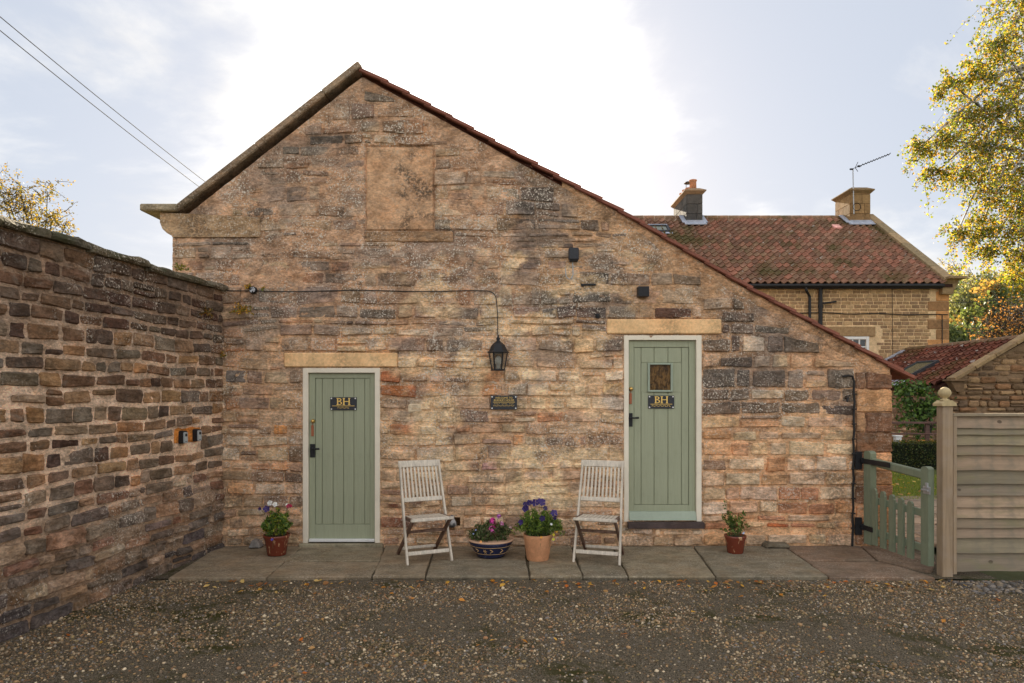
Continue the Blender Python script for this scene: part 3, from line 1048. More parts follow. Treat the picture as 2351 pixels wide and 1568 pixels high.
rs = random.Random(21)
XR = FX(1612)
upz = lambda a: gable_top(a) - (0.05 if a < 0.5 else 0.13)
quads = lay_courses(GL + 0.01, XR, 0.0, 5.4, lambda z: (0.095, 0.175) if z < 1.3 else ((0.115, 0.195) if z < 2.6 else (0.125, 0.215)),
                    lambda z: (0.15, 0.44) if z < 2.6 else (0.17, 0.5), HOLES, upz, 0.022, rs, 0.035, 0.16)
quads += lay_courses(XR, FX(1962), 0.0, 5.4, lambda z: (0.135, 0.19), lambda z: (0.2, 0.5) if z < 1.75 else (0.17, 0.42), HOLES, upz, 0.026, rs, 0.02, 0.03)
EXTRA = []
zq = 0.01; kq = 0
while zq < 1.98:                      # long and short corner stones
    hq = rs.uniform(0.15, 0.27)
    left = FX(1963) + (0.0 if kq % 2 else 0.12)
    tz = min(zq + hq, 2.0)
    if kq % 2 == 0: EXTRA.append([[FX(1963), zq + .006], [left - 0.012, zq + .006], [left - 0.012, tz - .006], [FX(1963), tz - .006]])
    q = [[left, zq + .005], [GR + 0.012, zq + .005], [GR + 0.012, tz - .005], [left, tz - .005]]
    for c_ in (2, 3): q[c_][1] = min(q[c_][1], gable_top(q[c_][0]) - 0.02)
    if q[2][1] - q[1][1] > 0.04:
        Vq, Fq = stone_geo(GF, q, 0.028, 0.12, seed=kq, e=0.012, back=0.08)
        c_ = pick(P_BROWN + P_ORANGE[:1], 0.12, 1.0, 0.2)
        mk('quoin', Vq, Fq, M['stone'], cottage, False, [c_] * len(Vq))
    zq += hq; kq += 1
build_stones(cottage, GF, [q for q in quads + EXTRA if quad_area(q) > 0.0016], gable_proud, gable_colour, M['stone'], 280, stain=soot)
Vq, Fq = stone_geo(GF, [[FX(937), FZ(947)], [FX(971), FZ(945)], [FX(969), FZ(926)], [FX(938), FZ(926)]], 0.03, 0.3, 77.0)
mk('stone', Vq, Fq, M['dressed'], cottage, False, [(*S(226, 206, 176, 0.72), 0.2)] * len(Vq))

# blocked-up opening, its sill, the kneeler block, lintels
def slab(name, r, n0, n1, col, mat='dressed', lich=0.2, ch=0.013, y_extra=0.0):
    mb = MB().color((*S(*col), lich))
    mb.box(((r[0] + r[1]) / 2, -(n0 + n1) / 2, (r[2] + r[3]) / 2), (r[1] - r[0], n1 - n0, r[3] - r[2]), None, ch)
    return mb.build(name, M[mat], cottage)


M['blind'] = weathered('blocked_window_stone', soot=0.75, lichen=0.4, bdist=0.005, bstr=0.5, grain=(1, 1, 1.6), contrast=0.8)
slab('blocked_window', BLIND, -0.1, 0.008, (168, 134, 104), 'blind', 0.4, 0.02)
slab('window_sill', SILL, -0.1, 0.018, (146, 116, 88), 'stone', 0.5)
slab('lintel', LINT_L, -0.1, 0.026, (204, 168, 124), 'dressed', 0.05)
slab('lintel', LINT_R, -0.1, 0.030, (204, 168, 124), 'dressed', 0.05)
slab('doorstep', (FX(688), FX(880), -0.03, 0.035), -0.10, 0.06, (124, 116, 96), 'flag', 0.3)
slab('doorstep', SLSTEP, -0.1, 0.075, (70, 60, 58), 'dressed', 0.0, 0.004)
kn = MB().color((*S(146, 120, 92), 0.4))
ko = [(FX(600), FZ(545)), (FX(600), FZ(500)), (FX(371), FZ(489)), (FX(370), FZ(512)), (FX(376), FZ(527)), (FX(387), FZ(537)), (FX(398), FZ(543)), (FX(398), FZ(546))]
kn.prism(ko, -0.028, 0.45)
kn.build('kneeler', M['stone'], cottage)


def coping_slab(pa, pb, th, over, y1=0.42, col=(122, 104, 86)):
    d = Vector((pb[0] - pa[0], 0, pb[1] - pa[1])); L = d.length; d.normalize()
    nrm = Vector((-d.z, 0, d.x))
    mb = MB().color((*S(*col), 0.35))
    R = Matrix((d, Vector((0, 1, 0)), nrm)).transposed()
    c = Vector(((pa[0] + pb[0]) / 2, (y1 - over) / 2, (pa[1] + pb[1]) / 2)) + nrm * th / 2
    mb.box(c, (L + 0.001, y1 + over, th), R, 0.012)
    return mb.build('coping_slab', M['coping'], cottage)


rake = [(FX(418), FZ(493)), (FX(600), FZ(343)), (FX(752), FZ(218)), (FX(834), FZ(166))]
rake = [(FX(412), FZ(488)), (FX(597), FZ(344)), (FX(750), FZ(223)), (FX(833), FZ(157))]
for i_, (pa, pb) in enumerate(zip(rake, rake[1:])):
    coping_slab(pa, pb, 0.075, 0.055 + 0.006 * i_, 0.5 + 0.004 * i_, random.choice([(130, 110, 90), (122, 103, 84), (134, 115, 95)]))
coping_slab((FX(330), FZ(488)), (FX(414), FZ(488)), 0.08, 0.09, 0.5, (124, 112, 92))
gut = MB(); gut.tube([(FX(392), 0.35, FZ(588)), (FX(392), 8.0, FZ(588))], 0.055, 8); gut.box((FX(394), 0.55, FZ(594)), (0.10, 0.05, 0.13))
gut.build('gutter', M['black'], cottage)

# roof slopes and the row of verge tiles
rf = MB()
rf.prism([(VERGE[0][0] - 0.02, VERGE[0][1] - 0.02), (VERGE[-1][0] + 0.1, VERGE[-1][1] - 0.045), (VERGE[-1][0] + 0.1, VERGE[-1][1] + 0.0), (VERGE[0][0] - 0.02, VERGE[0][1] + 0.04)], 0.10, BACK)
rf.prism([(RAKE0[0] - 0.15, FZ(500) - 0.02), (RAKE1[0], RAKE1[1] - 0.05), (RAKE1[0], RAKE1[1] + 0.01), (RAKE0[0] - 0.15, FZ(500) + 0.05)], 0.45, BACK)
rf.build('roof', M['vergetile'], cottage)
fil = MB().color((*S(176, 140, 108), 0.25))
fx = FX(1290); k = 0; FV = []; FF = []
while fx < GR + 0.02:
    zt_ = verge_z(fx) - 0.004; w_ = 0.085 + 0.09 * fbm(fx * 2.5, 1.0, 4.0, 4) + 0.02 * min(1, (fx - FX(1290)))
    nn = 0.024 + 0.006 * fbm(fx * 5, 2.0, 2.0, 2)
    FV += [(fx, -nn, zt_), (fx, -nn - 0.003, zt_ - w_ * 0.5), (fx, -0.012, zt_ - w_), (fx, 0.02, zt_ - w_ - 0.05)]
    if k:
        for j in range(3): FF.append(((k - 1) * 4 + j, k * 4 + j, k * 4 + j + 1, (k - 1) * 4 + j + 1))
    k += 1; fx += 0.05
fil.add(FV, FF)
fil.build('verge_mortar', M['mortar'], cottage)
x = VERGE[0][0] - 0.015
vt = None
while x < FX(2062) - 0.02:
    step = 0.245
    za = verge_z(x); zb = verge_z(x + step + 0.055)
    pa = Vector((x, 0, za + 0.004)); pb = Vector((min(x + step + 0.055, FX(2068)), 0, zb + 0.028))
    d_ = (pb - pa); L = d_.length; ang = math.atan2(d_.z, d_.x)
    if vt is None:
        mb = MB()
        pr = [(-0.074, -0.014), (-0.060, 0.022), (-0.015, 0.032), (0.03, 0.018), (0.10, 0.008), (0.2, 0.02), (0.2, 0.010), (0.10, -0.004), (0.03, 0.002), (-0.015, 0.010), (-0.042, 0.002), (-0.054, -0.026)]
        mb.prism(pr, -0.17, 0.17, 'yz')
        vt = mb.build('verge_tile', M['vergetile'], cottage, loc=(0, 0, 0))
        o = vt
    else:
        o = copy_under(vt, cottage, (0, 0, 0))
    c_ = (pa + pb) / 2
    o.location = Vector((c_.x, -0.005 + random.uniform(-.006, .006), c_.z + 0.004)) - ORG[cottage.name]
    o.rotation_euler = (0, -ang + random.uniform(-0.01, 0.01), 0)
    x += step

# ------------------------------------------------------------------ doors
def door(frame_rect, leaf_rect, plank_x, plank_top, plank_bot, sill_bar, window=None):
    x0, x1, z0, z1 = frame_rect
    l0, l1, lz0, lz1 = leaf_rect
    fr = MB()
    yf = -0.018; dp = 0.14
    fr.box(((x0 + l0) / 2, yf + dp / 2, (z0 + z1) / 2), (l0 - x0, dp, z1 - z0), None, 0.004)
    fr.box(((x1 + l1) / 2, yf + dp / 2, (z0 + z1) / 2), (x1 - l1, dp, z1 - z0), None, 0.004)
    fr.box(((l0 + l1) / 2, yf + dp / 2 + 0.001, (lz1 + z1) / 2), (l1 - l0 + 0.004, dp - 0.002, z1 - lz1), None, 0.004)
    fr.build('door_frame', M['cream'], cottage)
    yl = 0.022
    lf = MB()
    px0, px1 = plank_x[0], plank_x[-1]
    g_ = 0.004
    lf.box(((l0 + g_ + px0) / 2, yl + 0.022, (lz0 + lz1) / 2), (px0 - l0 - g_, 0.044, lz1 - lz0 - 2 * g_), None, 0.003)
    lf.box(((l1 - g_ + px1) / 2, yl + 0.022, (lz0 + lz1) / 2), (l1 - g_ - px1, 0.044, lz1 - lz0 - 2 * g_), None, 0.003)
    lf.box(((px0 + px1) / 2, yl + 0.023, (plank_top + lz1 - g_) / 2), (px1 - px0, 0.043, lz1 - g_ - plank_top), None, 0.003)
    lf.box(((px0 + px1) / 2, yl + 0.023, (plank_bot + lz0 + g_) / 2), (px1 - px0, 0.043, plank_bot - lz0 - g_), None, 0.003)
    lf.box(((l0 + l1) / 2, yl + 0.075, (lz0 + lz1) / 2), (l1 - l0 - 0.012, 0.02, lz1 - lz0 - 0.012))
    dr = lf.build('door', M['sage'], cottage)
    for k, (a, c) in enumerate(zip(plank_x, plank_x[1:])):
        segs = [(plank_bot, plank_top)]
        if window and a < window[1] - 0.03 and c > window[0] + 0.03:
            segs = [(plank_bot, window[2]), (window[3], plank_top)]
            for (s0, s1) in ((a, window[0]), (window[1], c)):      # the narrow strips beside the window
                if s0 >= a and s1 <= c and s1 - s0 > 0.02:
                    mb = MB(); mb.box(((s0 + s1) / 2, yl + 0.0305, (window[2] + window[3]) / 2), (s1 - s0 - 0.0035, 0.039, window[3] - window[2] + 0.002))
                    mb.build('plank', M['sage'], dr)
        for (s0, s1) in segs:
            mb = MB(); mb.box(((a + c) / 2, yl + 0.030, (s0 + s1) / 2), (c - a - 0.0035, 0.04, s1 - s0 - 0.004), None, 0.005)
            mb.build('plank', M['sage'], dr)
    return dr, yl


pl_l = [FX(u) for u in (722, 738, 763, 787, 811, 836, 849)]
dl, yl = door((FX(696), FX(873), 0.035, FZ(845)), (FX(708), FX(861), FZ(1242), FZ(856)), pl_l, FZ(868), FZ(1205), None)
th = MB(); th.box((FX(785), -0.004, FZ(1240)), (FX(860) - FX(710), 0.05, 0.03), None, 0.004); th.build('threshold', M['white'], cottage)
WIN = (FX(1488), FX(1545), FZ(900), FZ(833))
pl_r = [FX(u) for u in (1456, 1473, 1503, 1535, 1566, 1583)]
dr_, yl = door((FX(1432), FX(1610), FZ(1197), FZ(770)), (FX(1443), FX(1598), FZ(1194), FZ(781)), pl_r, FZ(797), FZ(1160), None, WIN)
wb = MB(); wb.prism([(-0.045, FZ(1193)), (0.02, FZ(1193)), (0.02, FZ(1174)), (-0.005, FZ(1174))], FX(1444), FX(1597), 'yz'); wb.build('weather_bar', M['sagelight'], dr_)
wf = MB()
for (a, b_) in (((WIN[0], WIN[2]), (WIN[0] + 0.022, WIN[3])), ((WIN[1] - 0.022, WIN[2]), (WIN[1], WIN[3]))):
    wf.box(((a[0] + b_[0]) / 2, yl + 0.008, (a[1] + b_[1]) / 2), (0.022, 0.05, b_[1] - a[1]), None, 0.004)
for zc in (WIN[2] + 0.011, WIN[3] - 0.011):
    wf.box(((WIN[0] + WIN[1]) / 2, yl + 0.009, zc), (WIN[1] - WIN[0] - 0.044, 0.049, 0.022), None, 0.004)
wf.build('window_frame', M['sagelight'], dr_)
pn = MB(); pn.box(((WIN[0] + WIN[1]) / 2, yl + 0.02, (WIN[2] + WIN[3]) / 2), (WIN[1] - WIN[0] - 0.04, 0.012, WIN[3] - WIN[2] - 0.04)); pn.build('pane', M['amber'], dr_)


def furniture(dr, ux, vz, kx, kz):
    mb = MB()
    mb.box((FX(ux), yl - 0.006, FZ(vz)), (0.058, 0.012, 0.155), None, 0.003)
    mb.tube([(FX(ux), yl - 0.01, FZ(vz - 5)), (FX(ux), yl - 0.06, FZ(vz - 5))], 0.011, 8)
    mb.tube([(FX(ux) - 0.006, yl - 0.055, FZ(vz - 5)), (FX(ux + 8), yl - 0.058, FZ(vz - 4.5)), (FX(ux + 15), yl - 0.055, FZ(vz - 5)), (FX(ux + 18), yl - 0.05, FZ(vz - 5))], [0.010, 0.009, 0.012, 0.012], 8)
    mb.tube([(FX(ux), yl - 0.014, FZ(vz + 9)), (FX(ux), yl - 0.010, FZ(vz + 9))], 0.009, 8)
    mb.build('handle', M['black'], dr)
    mb = MB()
    prof = [(0.004, 0), (0.024, 0.002), (0.024, 0.010), (0.012, 0.016), (0.020, 0.028), (0.016, 0.038), (0.004, 0.041)]
    n = 14; vs = []; fs = []
    for (r, h) in prof:
        for k in range(n):
            a = 6.2832 * k / n; vs.append((FX(kx) + r * math.cos(a), yl - h, FZ(kz) + r * math.sin(a)))
    for i in range(len(prof) - 1):
        for k in range(n): fs.append((i * n + k, i * n + (k + 1) % n, (i + 1) * n + (k + 1) % n, (i + 1) * n + k))
    fs.append(tuple(range((len(prof) - 1) * n, len(prof) * n)))
    mb.add(vs, fs); mb.build('knob', M['brass'], dr, True)
    mb = MB(); mb.box((FX(kx - 1), yl - 0.012, FZ(kz + 22)), (0.028, 0.012, 0.125), None, 0.003)
    mb.tube([(FX(kx - 1), yl - 0.012, FZ(kz + 10)), (FX(kx), yl - 0.02, FZ(kz + 3))], 0.004, 5)
    mb.build('key_tag', M['leather'], dr)


furniture(dl, 717, 1035, 718, 967)
furniture(dr_, 1447, 964, 1449, 893)

# ================================================================== BOUNDARY WALL (left)
C0 = Vector((-3.33, 0, 0))
UD = Vector((-0.13, -1, 0)).normalized()
ND = Vector((1, -0.13, 0)).normalized()
bwall = empty('boundary_wall', (-3.6, -2.0, 0), 'tall rough stone boundary wall with a mossy coping, running from the cottage corner', 'wall')
BF = Frame(C0, UD, ND)
BTOP = lambda a: 2.93 + 0.015 * a + 0.02 * fbm(a * 1.2, 0.3, 0.2, 2)
V = []; T = []; F = []
na, nz_ = 150, 84
LEN = 4.9
for i in range(na + 1):
    a = -0.02 + LEN * i / na
    for j in range(nz_ + 1):
        z = -0.1 + (BTOP(a) + 0.1) * j / nz_
        n = 0.007 + 0.012 * fbm(a * 2, z * 2.5, 13.0, 3) + 0.010 * fbm(a * 9, z * 13, 17.0, 3)
        if z < 0.9: n += 0.010 * (0.9 - z)
        V.append(BF.p(a, z, n))
        f = 1 + 0.2 * fbm(a * 2, z * 2, 21.0, 4)
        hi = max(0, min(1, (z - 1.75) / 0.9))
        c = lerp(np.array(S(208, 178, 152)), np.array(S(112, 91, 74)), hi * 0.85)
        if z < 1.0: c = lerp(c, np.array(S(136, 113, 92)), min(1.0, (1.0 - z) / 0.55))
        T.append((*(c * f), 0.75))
for i in range(na):
    for j in range(nz_):
        k = i * (nz_ + 1) + j
        F.append((k, k + nz_ + 1, k + nz_ + 2, k + 1))
core = MB().color((*S(120, 100, 84), 0.3))
p = [BF.p(-0.02, 0, -0.02)[:2], BF.p(LEN - 0.03, 0, -0.02)[:2], BF.p(LEN - 0.03, 0, -0.36)[:2], BF.p(-0.02, 0, -0.36)[:2]]
core.prism(p, -0.1, 2.92, 'xy')
b = len(V); V += core.v; T += core.t; F += [tuple(i + b for i in f) for f in core.f]
mk('wall', V, F, M['wallmortar'], bwall, False, T)

WP_TOP = [(110, 88, 70), (98, 80, 66), (88, 71, 60), (120, 98, 78), (104, 88, 74), (114, 86, 64), (90, 66, 54)]
WP_MID = [(150, 114, 78), (130, 98, 70), (116, 86, 64), (122, 107, 91), (160, 122, 82), (118, 86, 64), (140, 117, 90), (114, 98, 80), (136, 106, 78), (148, 116, 84), (156, 114, 74), (122, 100, 80)]
WP_LOW = [(150, 124, 98), (132, 112, 92), (112, 96, 82), (144, 110, 82), (104, 90, 80), (160, 134, 108), (122, 88, 68)]


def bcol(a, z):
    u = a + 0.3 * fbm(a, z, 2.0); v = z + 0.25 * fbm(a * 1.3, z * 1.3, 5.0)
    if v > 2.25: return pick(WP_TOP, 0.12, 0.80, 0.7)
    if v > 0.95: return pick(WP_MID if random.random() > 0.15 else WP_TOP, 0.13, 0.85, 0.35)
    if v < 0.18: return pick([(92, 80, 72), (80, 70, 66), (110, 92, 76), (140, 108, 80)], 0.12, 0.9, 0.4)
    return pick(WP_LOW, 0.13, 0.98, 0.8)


rw = random.Random(5)
KS = [(0.575, 1.295), (0.795, 1.30)]
bq = lay_courses(0.0, LEN, -0.06, 2.95, lambda z: (0.09, 0.15) if z < 0.85 else (0.108, 0.155), lambda z: (0.14, 0.42) if z < 0.85 else (0.15, 0.38), [(0.44, 0.92, 1.22, 1.40)], lambda a: BTOP(a) - 0.01, 0.026, rw, 0.025, 0.06)
bq.append([[0.455, 1.235], [0.905, 1.235], [0.9, 1.39], [0.45, 1.39]])


def bcol2(a, z):
    if 0.6 < a < 0.75 and 1.28 < z < 1.34: return (*S(186, 118, 56), 0.0)
    return bcol(a, z)


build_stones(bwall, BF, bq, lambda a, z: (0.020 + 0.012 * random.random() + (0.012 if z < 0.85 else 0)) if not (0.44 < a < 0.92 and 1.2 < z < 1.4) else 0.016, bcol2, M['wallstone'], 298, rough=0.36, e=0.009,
             rank=lambda q: quad_area(q) * (1.0 if sum(p[0] for p in q) / 4 < 3.2 else 0.3))
# the coping: rough flat stones laid across the top
a = -0.1; k = 0
while a < LEN:
    w = random.uniform(0.42, 0.85)
    a2 = min(a + w, LEN + 0.05)
    V = []; F = []
    n = 8
    prof = [(0.07, 0.0), (0.082, 0.025), (0.07, 0.06), (0.03, 0.082), (-0.18, 0.09), (-0.40, 0.07), (-0.41, 0.0)]
    zb = BTOP((a + a2) / 2) - 0.012 + random.uniform(-0.006, 0.012)
    for i in range(n + 1):
        aa = lerp(a + 0.006, a2 - 0.006, i / n)
        for (pn_, pz) in prof:
            V.append(BF.p(aa, zb + pz * (0.9 + 0.3 * fbm(aa * 4, pn_ * 5, k, 3)) + 0.007 * fbm(aa * 6, pn_, 9 + k, 3), pn_ * (1 + 0.3 * fbm(aa * 5, pz * 9, k + 4, 3)) + 0.015 * fbm(aa * 9, pz * 20, 3.0, 2)))
    m_ = len(prof)
    for i in range(n):
        for j in range(m_):
            j2 = (j + 1) % m_
            F.append((i * m_ + j, (i + 1) * m_ + j, (i + 1) * m_ + j2, i * m_ + j2))
    F.append(tuple(range(m_))); F.append(tuple(reversed(range(n * m_, (n + 1) * m_))))
    c = pick([(98, 90, 72), (88, 80, 66), (106, 97, 79), (82, 75, 62)], 0.1, 0.8, 0.6)
    mk('coping_stone', V, F, M['wallcoping'], bwall, False, [c] * len(V))
    a = a2; k += 1

# key safes screwed to the wall
def key_safe(a, z, label):
    o0 = Vector(BF.p(a, z, 0.018))
    t = empty('key_safe', o0, label, 'key safe', 'key safes on the boundary wall')
    R = Matrix((UD, ND, Vector((0, 0, 1)))).transposed()
    def P(lst): return [o0 + R @ Vector(q) for q in lst]
    def rr(w, h0, h1, y0, y1, inset=0.0, rad=0.018):
        pts = []
        for (cx, cz, a0) in ((w / 2 - rad, h0 + rad, -90), (w / 2 - rad, h1 - rad, 0), (-w / 2 + rad, h1 - rad, 90), (-w / 2 + rad, h0 + rad, 180)):
            for s in range(4):
                an = math.radians(a0 + 30 * s); pts.append((cx + rad * math.cos(an), cz + rad * math.sin(an)))
        n = len(pts)
        vs = [(x, y0, z) for x, z in pts] + [(x * 0.94, y1, z * 0.96) for x, z in pts]
        fs = [tuple(reversed(range(n))), tuple(range(n, 2 * n))] + [(i, (i + 1) % n, n + (i + 1) % n, n + i) for i in range(n)]
        return P(vs), fs
    MB().add(*rr(0.082, -0.066, 0.066, 0.0, 0.048)).build('case', M['black'], t)
    MB().add(*rr(0.060, -0.060, 0.052, 0.047, 0.060, rad=0.014)).build('cover', M['silver'], t)
    MB().add(*rr(0.034, 0.008, 0.038, 0.058, 0.0625, rad=0.006)).build('window', M['black'], t)
    mb = MB(); mb.box(o0 + R @ Vector((0, 0.059, -0.044)), (0.034, 0.004, 0.006), R); mb.build('badge', M['slate'], t)


key_safe(0.80, 1.30, 'black and silver key safe on the boundary wall, the one farther from the cottage corner')
key_safe(0.555, 1.305, 'black and silver key safe on the boundary wall, the one nearer the cottage corner')


# wall ferns and weeds
def sprig(name, base, outv, n, size, pal, label, cat='plant', group=None, lsz=0.016):
    rg = random.Random(int(abs(base[0]) * 1000 + base[2] * 77))
    t = empty(name, base, label, cat, group)
    st = MB(); lf = MB()
    for _ in range(n):
        dirv = (Vector(outv) * rg.uniform(0.3, 1.0) + Vector((rg.uniform(-.8, .8), rg.uniform(-.3, .1), rg.uniform(-.35, 1.0)))).normalized()
        L = size * rg.uniform(0.5, 1.1)
        pts = [Vector(base)]
        for s in range(1, 5):
            pts.append(Vector(base) + dirv * L * s / 4 + Vector((0, 0, -0.35 * L * (s / 4) ** 2)))
        st.tube(pts, [0.0025, 0.002, 0.0018, 0.0012, 0.0008], 4, False)
        for s in range(int(L / 0.011)):
            f = rg.uniform(0.25, 1.0); i = min(3, int(f * 4)); p = pts[i].lerp(pts[i + 1], f * 4 - i)
            leaf(lf, p + Vector((rg.gauss(0, .008), rg.gauss(0, .008), rg.gauss(0, .008))), lsz * rg.uniform(.6, 1.3), rg, S(*rg.choice(pal)))
    st.build('stem', M['stem'], t); lf.build('foliage', M['potleaf'], t)
    return t


def leaf(mb, p, s, rg, col, aspect=0.55):
    a = Vector((rg.gauss(0, 1), rg.gauss(0, 1), rg.gauss(0, 1))).normalized()
    b = a.cross(Vector((rg.gauss(0, 1), rg.gauss(0, 1), rg.gauss(0, 1)))).normalized()
    f = rg.uniform(0.7, 1.3)
    mb.color(tuple(min(.9, c * f) for c in col))
    c_ = a.cross(b) * s * 0.18
    mb.add([p - a * s, p + b * s * aspect + c_, p + a * s, p - b * s * aspect + c_], [(0, 1, 2), (0, 2, 3)])


FERN = [(150, 120, 40), (176, 132, 48), (96, 104, 44), (190, 140, 60), (120, 110, 50)]
sprig('wall_fern', (FX(562), -0.03, FZ(712)), (0, -1, 0.2), 16, 0.17, FERN, 'clump of yellowing fern growing out of the gable just below the cable')
sprig('wall_fern', (FX(576), -0.03, FZ(664)), (0, -1, 0.5), 8, 0.10, FERN, 'small orange fern on the gable beside the round junction box')
sprig('wall_fern', (FX(612), -0.03, FZ(662)), (0, -1, 0.5), 4, 0.06, FERN, 'tiny orange weed on the gable just right of the junction box')
sprig('wall_fern', BF.p(0.36, 2.63, 0.02), tuple(ND), 12, 0.13, [(140, 100, 40), (110, 84, 44), (90, 80, 40)], 'straggly brown fern hanging high on the boundary wall near its corner')
sprig('wall_fern', BF.p(0.62, BTOP(.6) + 0.11, -0.1), (0.2, 0, 1), 8, 0.13, [(120, 120, 50), (90, 100, 40), (150, 130, 60)], 'wispy green weed growing on top of the boundary wall coping')
sprig('wall_fern', BF.p(0.06, 2.18, 0.02), tuple(ND), 6, 0.08, FERN, 'small orange fern in the corner between boundary wall and gable')

# ================================================================== ON THE GABLE
mb = MB()
pts = [Vector((FX(502), -0.035, FZ(667))), Vector((FX(540), -0.03, FZ(668.5)))]
for u in range(600, 1110, 30): pts.append(Vector((FX(u), -0.035 + 0.004 * math.sin(u), FZ(669 + 1.5 * math.sin(u * .021)))))
for a_ in range(0, 91, 15):
    r_ = 22; pts.append(Vector((FX(1118 + r_ * math.sin(math.radians(a_))), -0.04, FZ(669 + r_ - r_ * math.cos(math.radians(a_))))))
pts += [Vector((FX(1142.5), -0.06, FZ(720))), Vector((FX(1143.5), -0.13, FZ(771)))]
mb.tube(pts, 0.0055, 6)
tag(mb.build('power_cable', M['cable'], None), 'thin black cable clipped across the gable and down to the lantern', 'cable')
t = empty('junction_box', (FX(584), -0.03, FZ(668)), 'round black junction box with a scuffed white lid on the gable cable', 'junction box')
mb = MB(); n = 16
vs = [(FX(584) + r * math.cos(6.2832 * k / n), y, FZ(667) + r * math.sin(6.2832 * k / n)) for (r, y) in ((0.042, -0.0), (0.042, -0.055), (0.036, -0.062)) for k in range(n)]
fs = [(i * n + k, i * n + (k + 1) % n, (i + 1) * n + (k + 1) % n, (i + 1) * n + k) for i in range(2) for k in range(n)] + [tuple(range(2 * n, 3 * n))]
mb.add(vs, fs); mb.build('case', M['black'], t)
m, g = material('scuffed_lid'); pos = g.n('ShaderNodeTexCoord', 3)
finish(g, g.mix(g.ramp(g.noise(pos, 40, 4), .45, .55), (0.03, 0.03, 0.03, 1), (0.5, 0.5, 0.52, 1)), 0.6); M['scuff'] = m
mb = MB(); mb.add([(FX(584) + r * math.cos(6.2832 * k / n), y, FZ(667) + r * math.sin(6.2832 * k / n)) for (r, y) in ((0.034, -0.061), (0.030, -0.068)) for k in range(n)], [(k, (k + 1) % n, n + (k + 1) % n, n + k) for k in range(n)] + [tuple(range(n, 2 * n))]); mb.build('lid', M['scuff'], t)

# hanging lantern
LX, LY = FX(1144.5), -0.155
lan = empty('lantern', (LX, LY, FZ(852)), 'black metal hanging lantern with clear tapering panes between the doors', 'lantern')
zt, zb = FZ(812), FZ(850)
hexa = lambda r, z, n=6: [Vector((LX + r * math.sin(math.pi / 6 + 2 * math.pi * k / n), LY + r * math.cos(math.pi / 6 + 2 * math.pi * k / n), z)) for k in range(n)]
mb = MB()
rings = [hexa(0.118, zt - 0.004), hexa(0.122, zt + 0.006), hexa(0.105, zt + 0.022), hexa(0.075, zt + 0.085), hexa(0.052, zt + 0.108), hexa(0.040, zt + 0.118)]
vs = [p for r in rings for p in r]; fs = [(i * 6 + k, i * 6 + (k + 1) % 6, (i + 1) * 6 + (k + 1) % 6, (i + 1) * 6 + k) for i in range(5) for k in range(6)] + [tuple(range(6)), tuple(range(30, 36))]
mb.add(vs, fs); mb.build('hood', M['black'], lan)
mb = MB(); mb.lathe([(0.040, 0.116), (0.018, 0.135), (0.018, 0.15), (0.026, 0.158), (0.014, 0.175), (0.006, 0.20), (0.004, 0.205)], (LX, LY, zt), 12); mb.build('finial', M['black'], lan, True)
top_h = hexa(0.105, zt); bot_h = hexa(0.072, zb)
for k in range(6):
    MB().bar(top_h[k], bot_h[k], 0.014, 0.010).build('glazing_bar', M['black'], lan)
    a_, b_, c_, d_ = top_h[k] * 0.985 + Vector((LX, LY, zt)) * .015, top_h[(k + 1) % 6] * 0.985 + Vector((LX, LY, zt)) * .015, bot_h[(k + 1) % 6] * 0.985 + Vector((LX, LY, zb)) * .015, bot_h[k] * 0.985 + Vector((LX, LY, zb)) * .015
    inn = (Vector((LX, LY, (zt + zb) / 2)) - (a_ + b_ + c_ + d_) / 4).normalized() * 0.003
    MB().add([a_, b_, c_, d_, a_ + inn, b_ + inn, c_ + inn, d_ + inn], [(0, 1, 2, 3), (7, 6, 5, 4), (0, 4, 5, 1), (1, 5, 6, 2), (2, 6, 7, 3), (3, 7, 4, 0)]).build('pane', M['clear'], lan)
mb = MB()
r2 = [hexa(0.078, zb - 0.010), hexa(0.082, zb - 0.002), hexa(0.074, zb + 0.008)]
mb.add([p for r in r2 for p in r], [(i * 6 + k, i * 6 + (k + 1) % 6, (i + 1) * 6 + (k + 1) % 6, (i + 1) * 6 + k) for i in range(2) for k in range(6)] + [tuple(range(6)), tuple(range(12, 18))]); mb.build('base', M['black'], lan)
mb = MB(); mb.lathe([(0.012, 0.0), (0.020, 0.02), (0.020, 0.05), (0.034, 0.06), (0.038, 0.10), (0.030, 0.13), (0.008, 0.15)], (LX, LY, zb + 0.008), 12); mb.build('bulb', M['white'], lan, True)


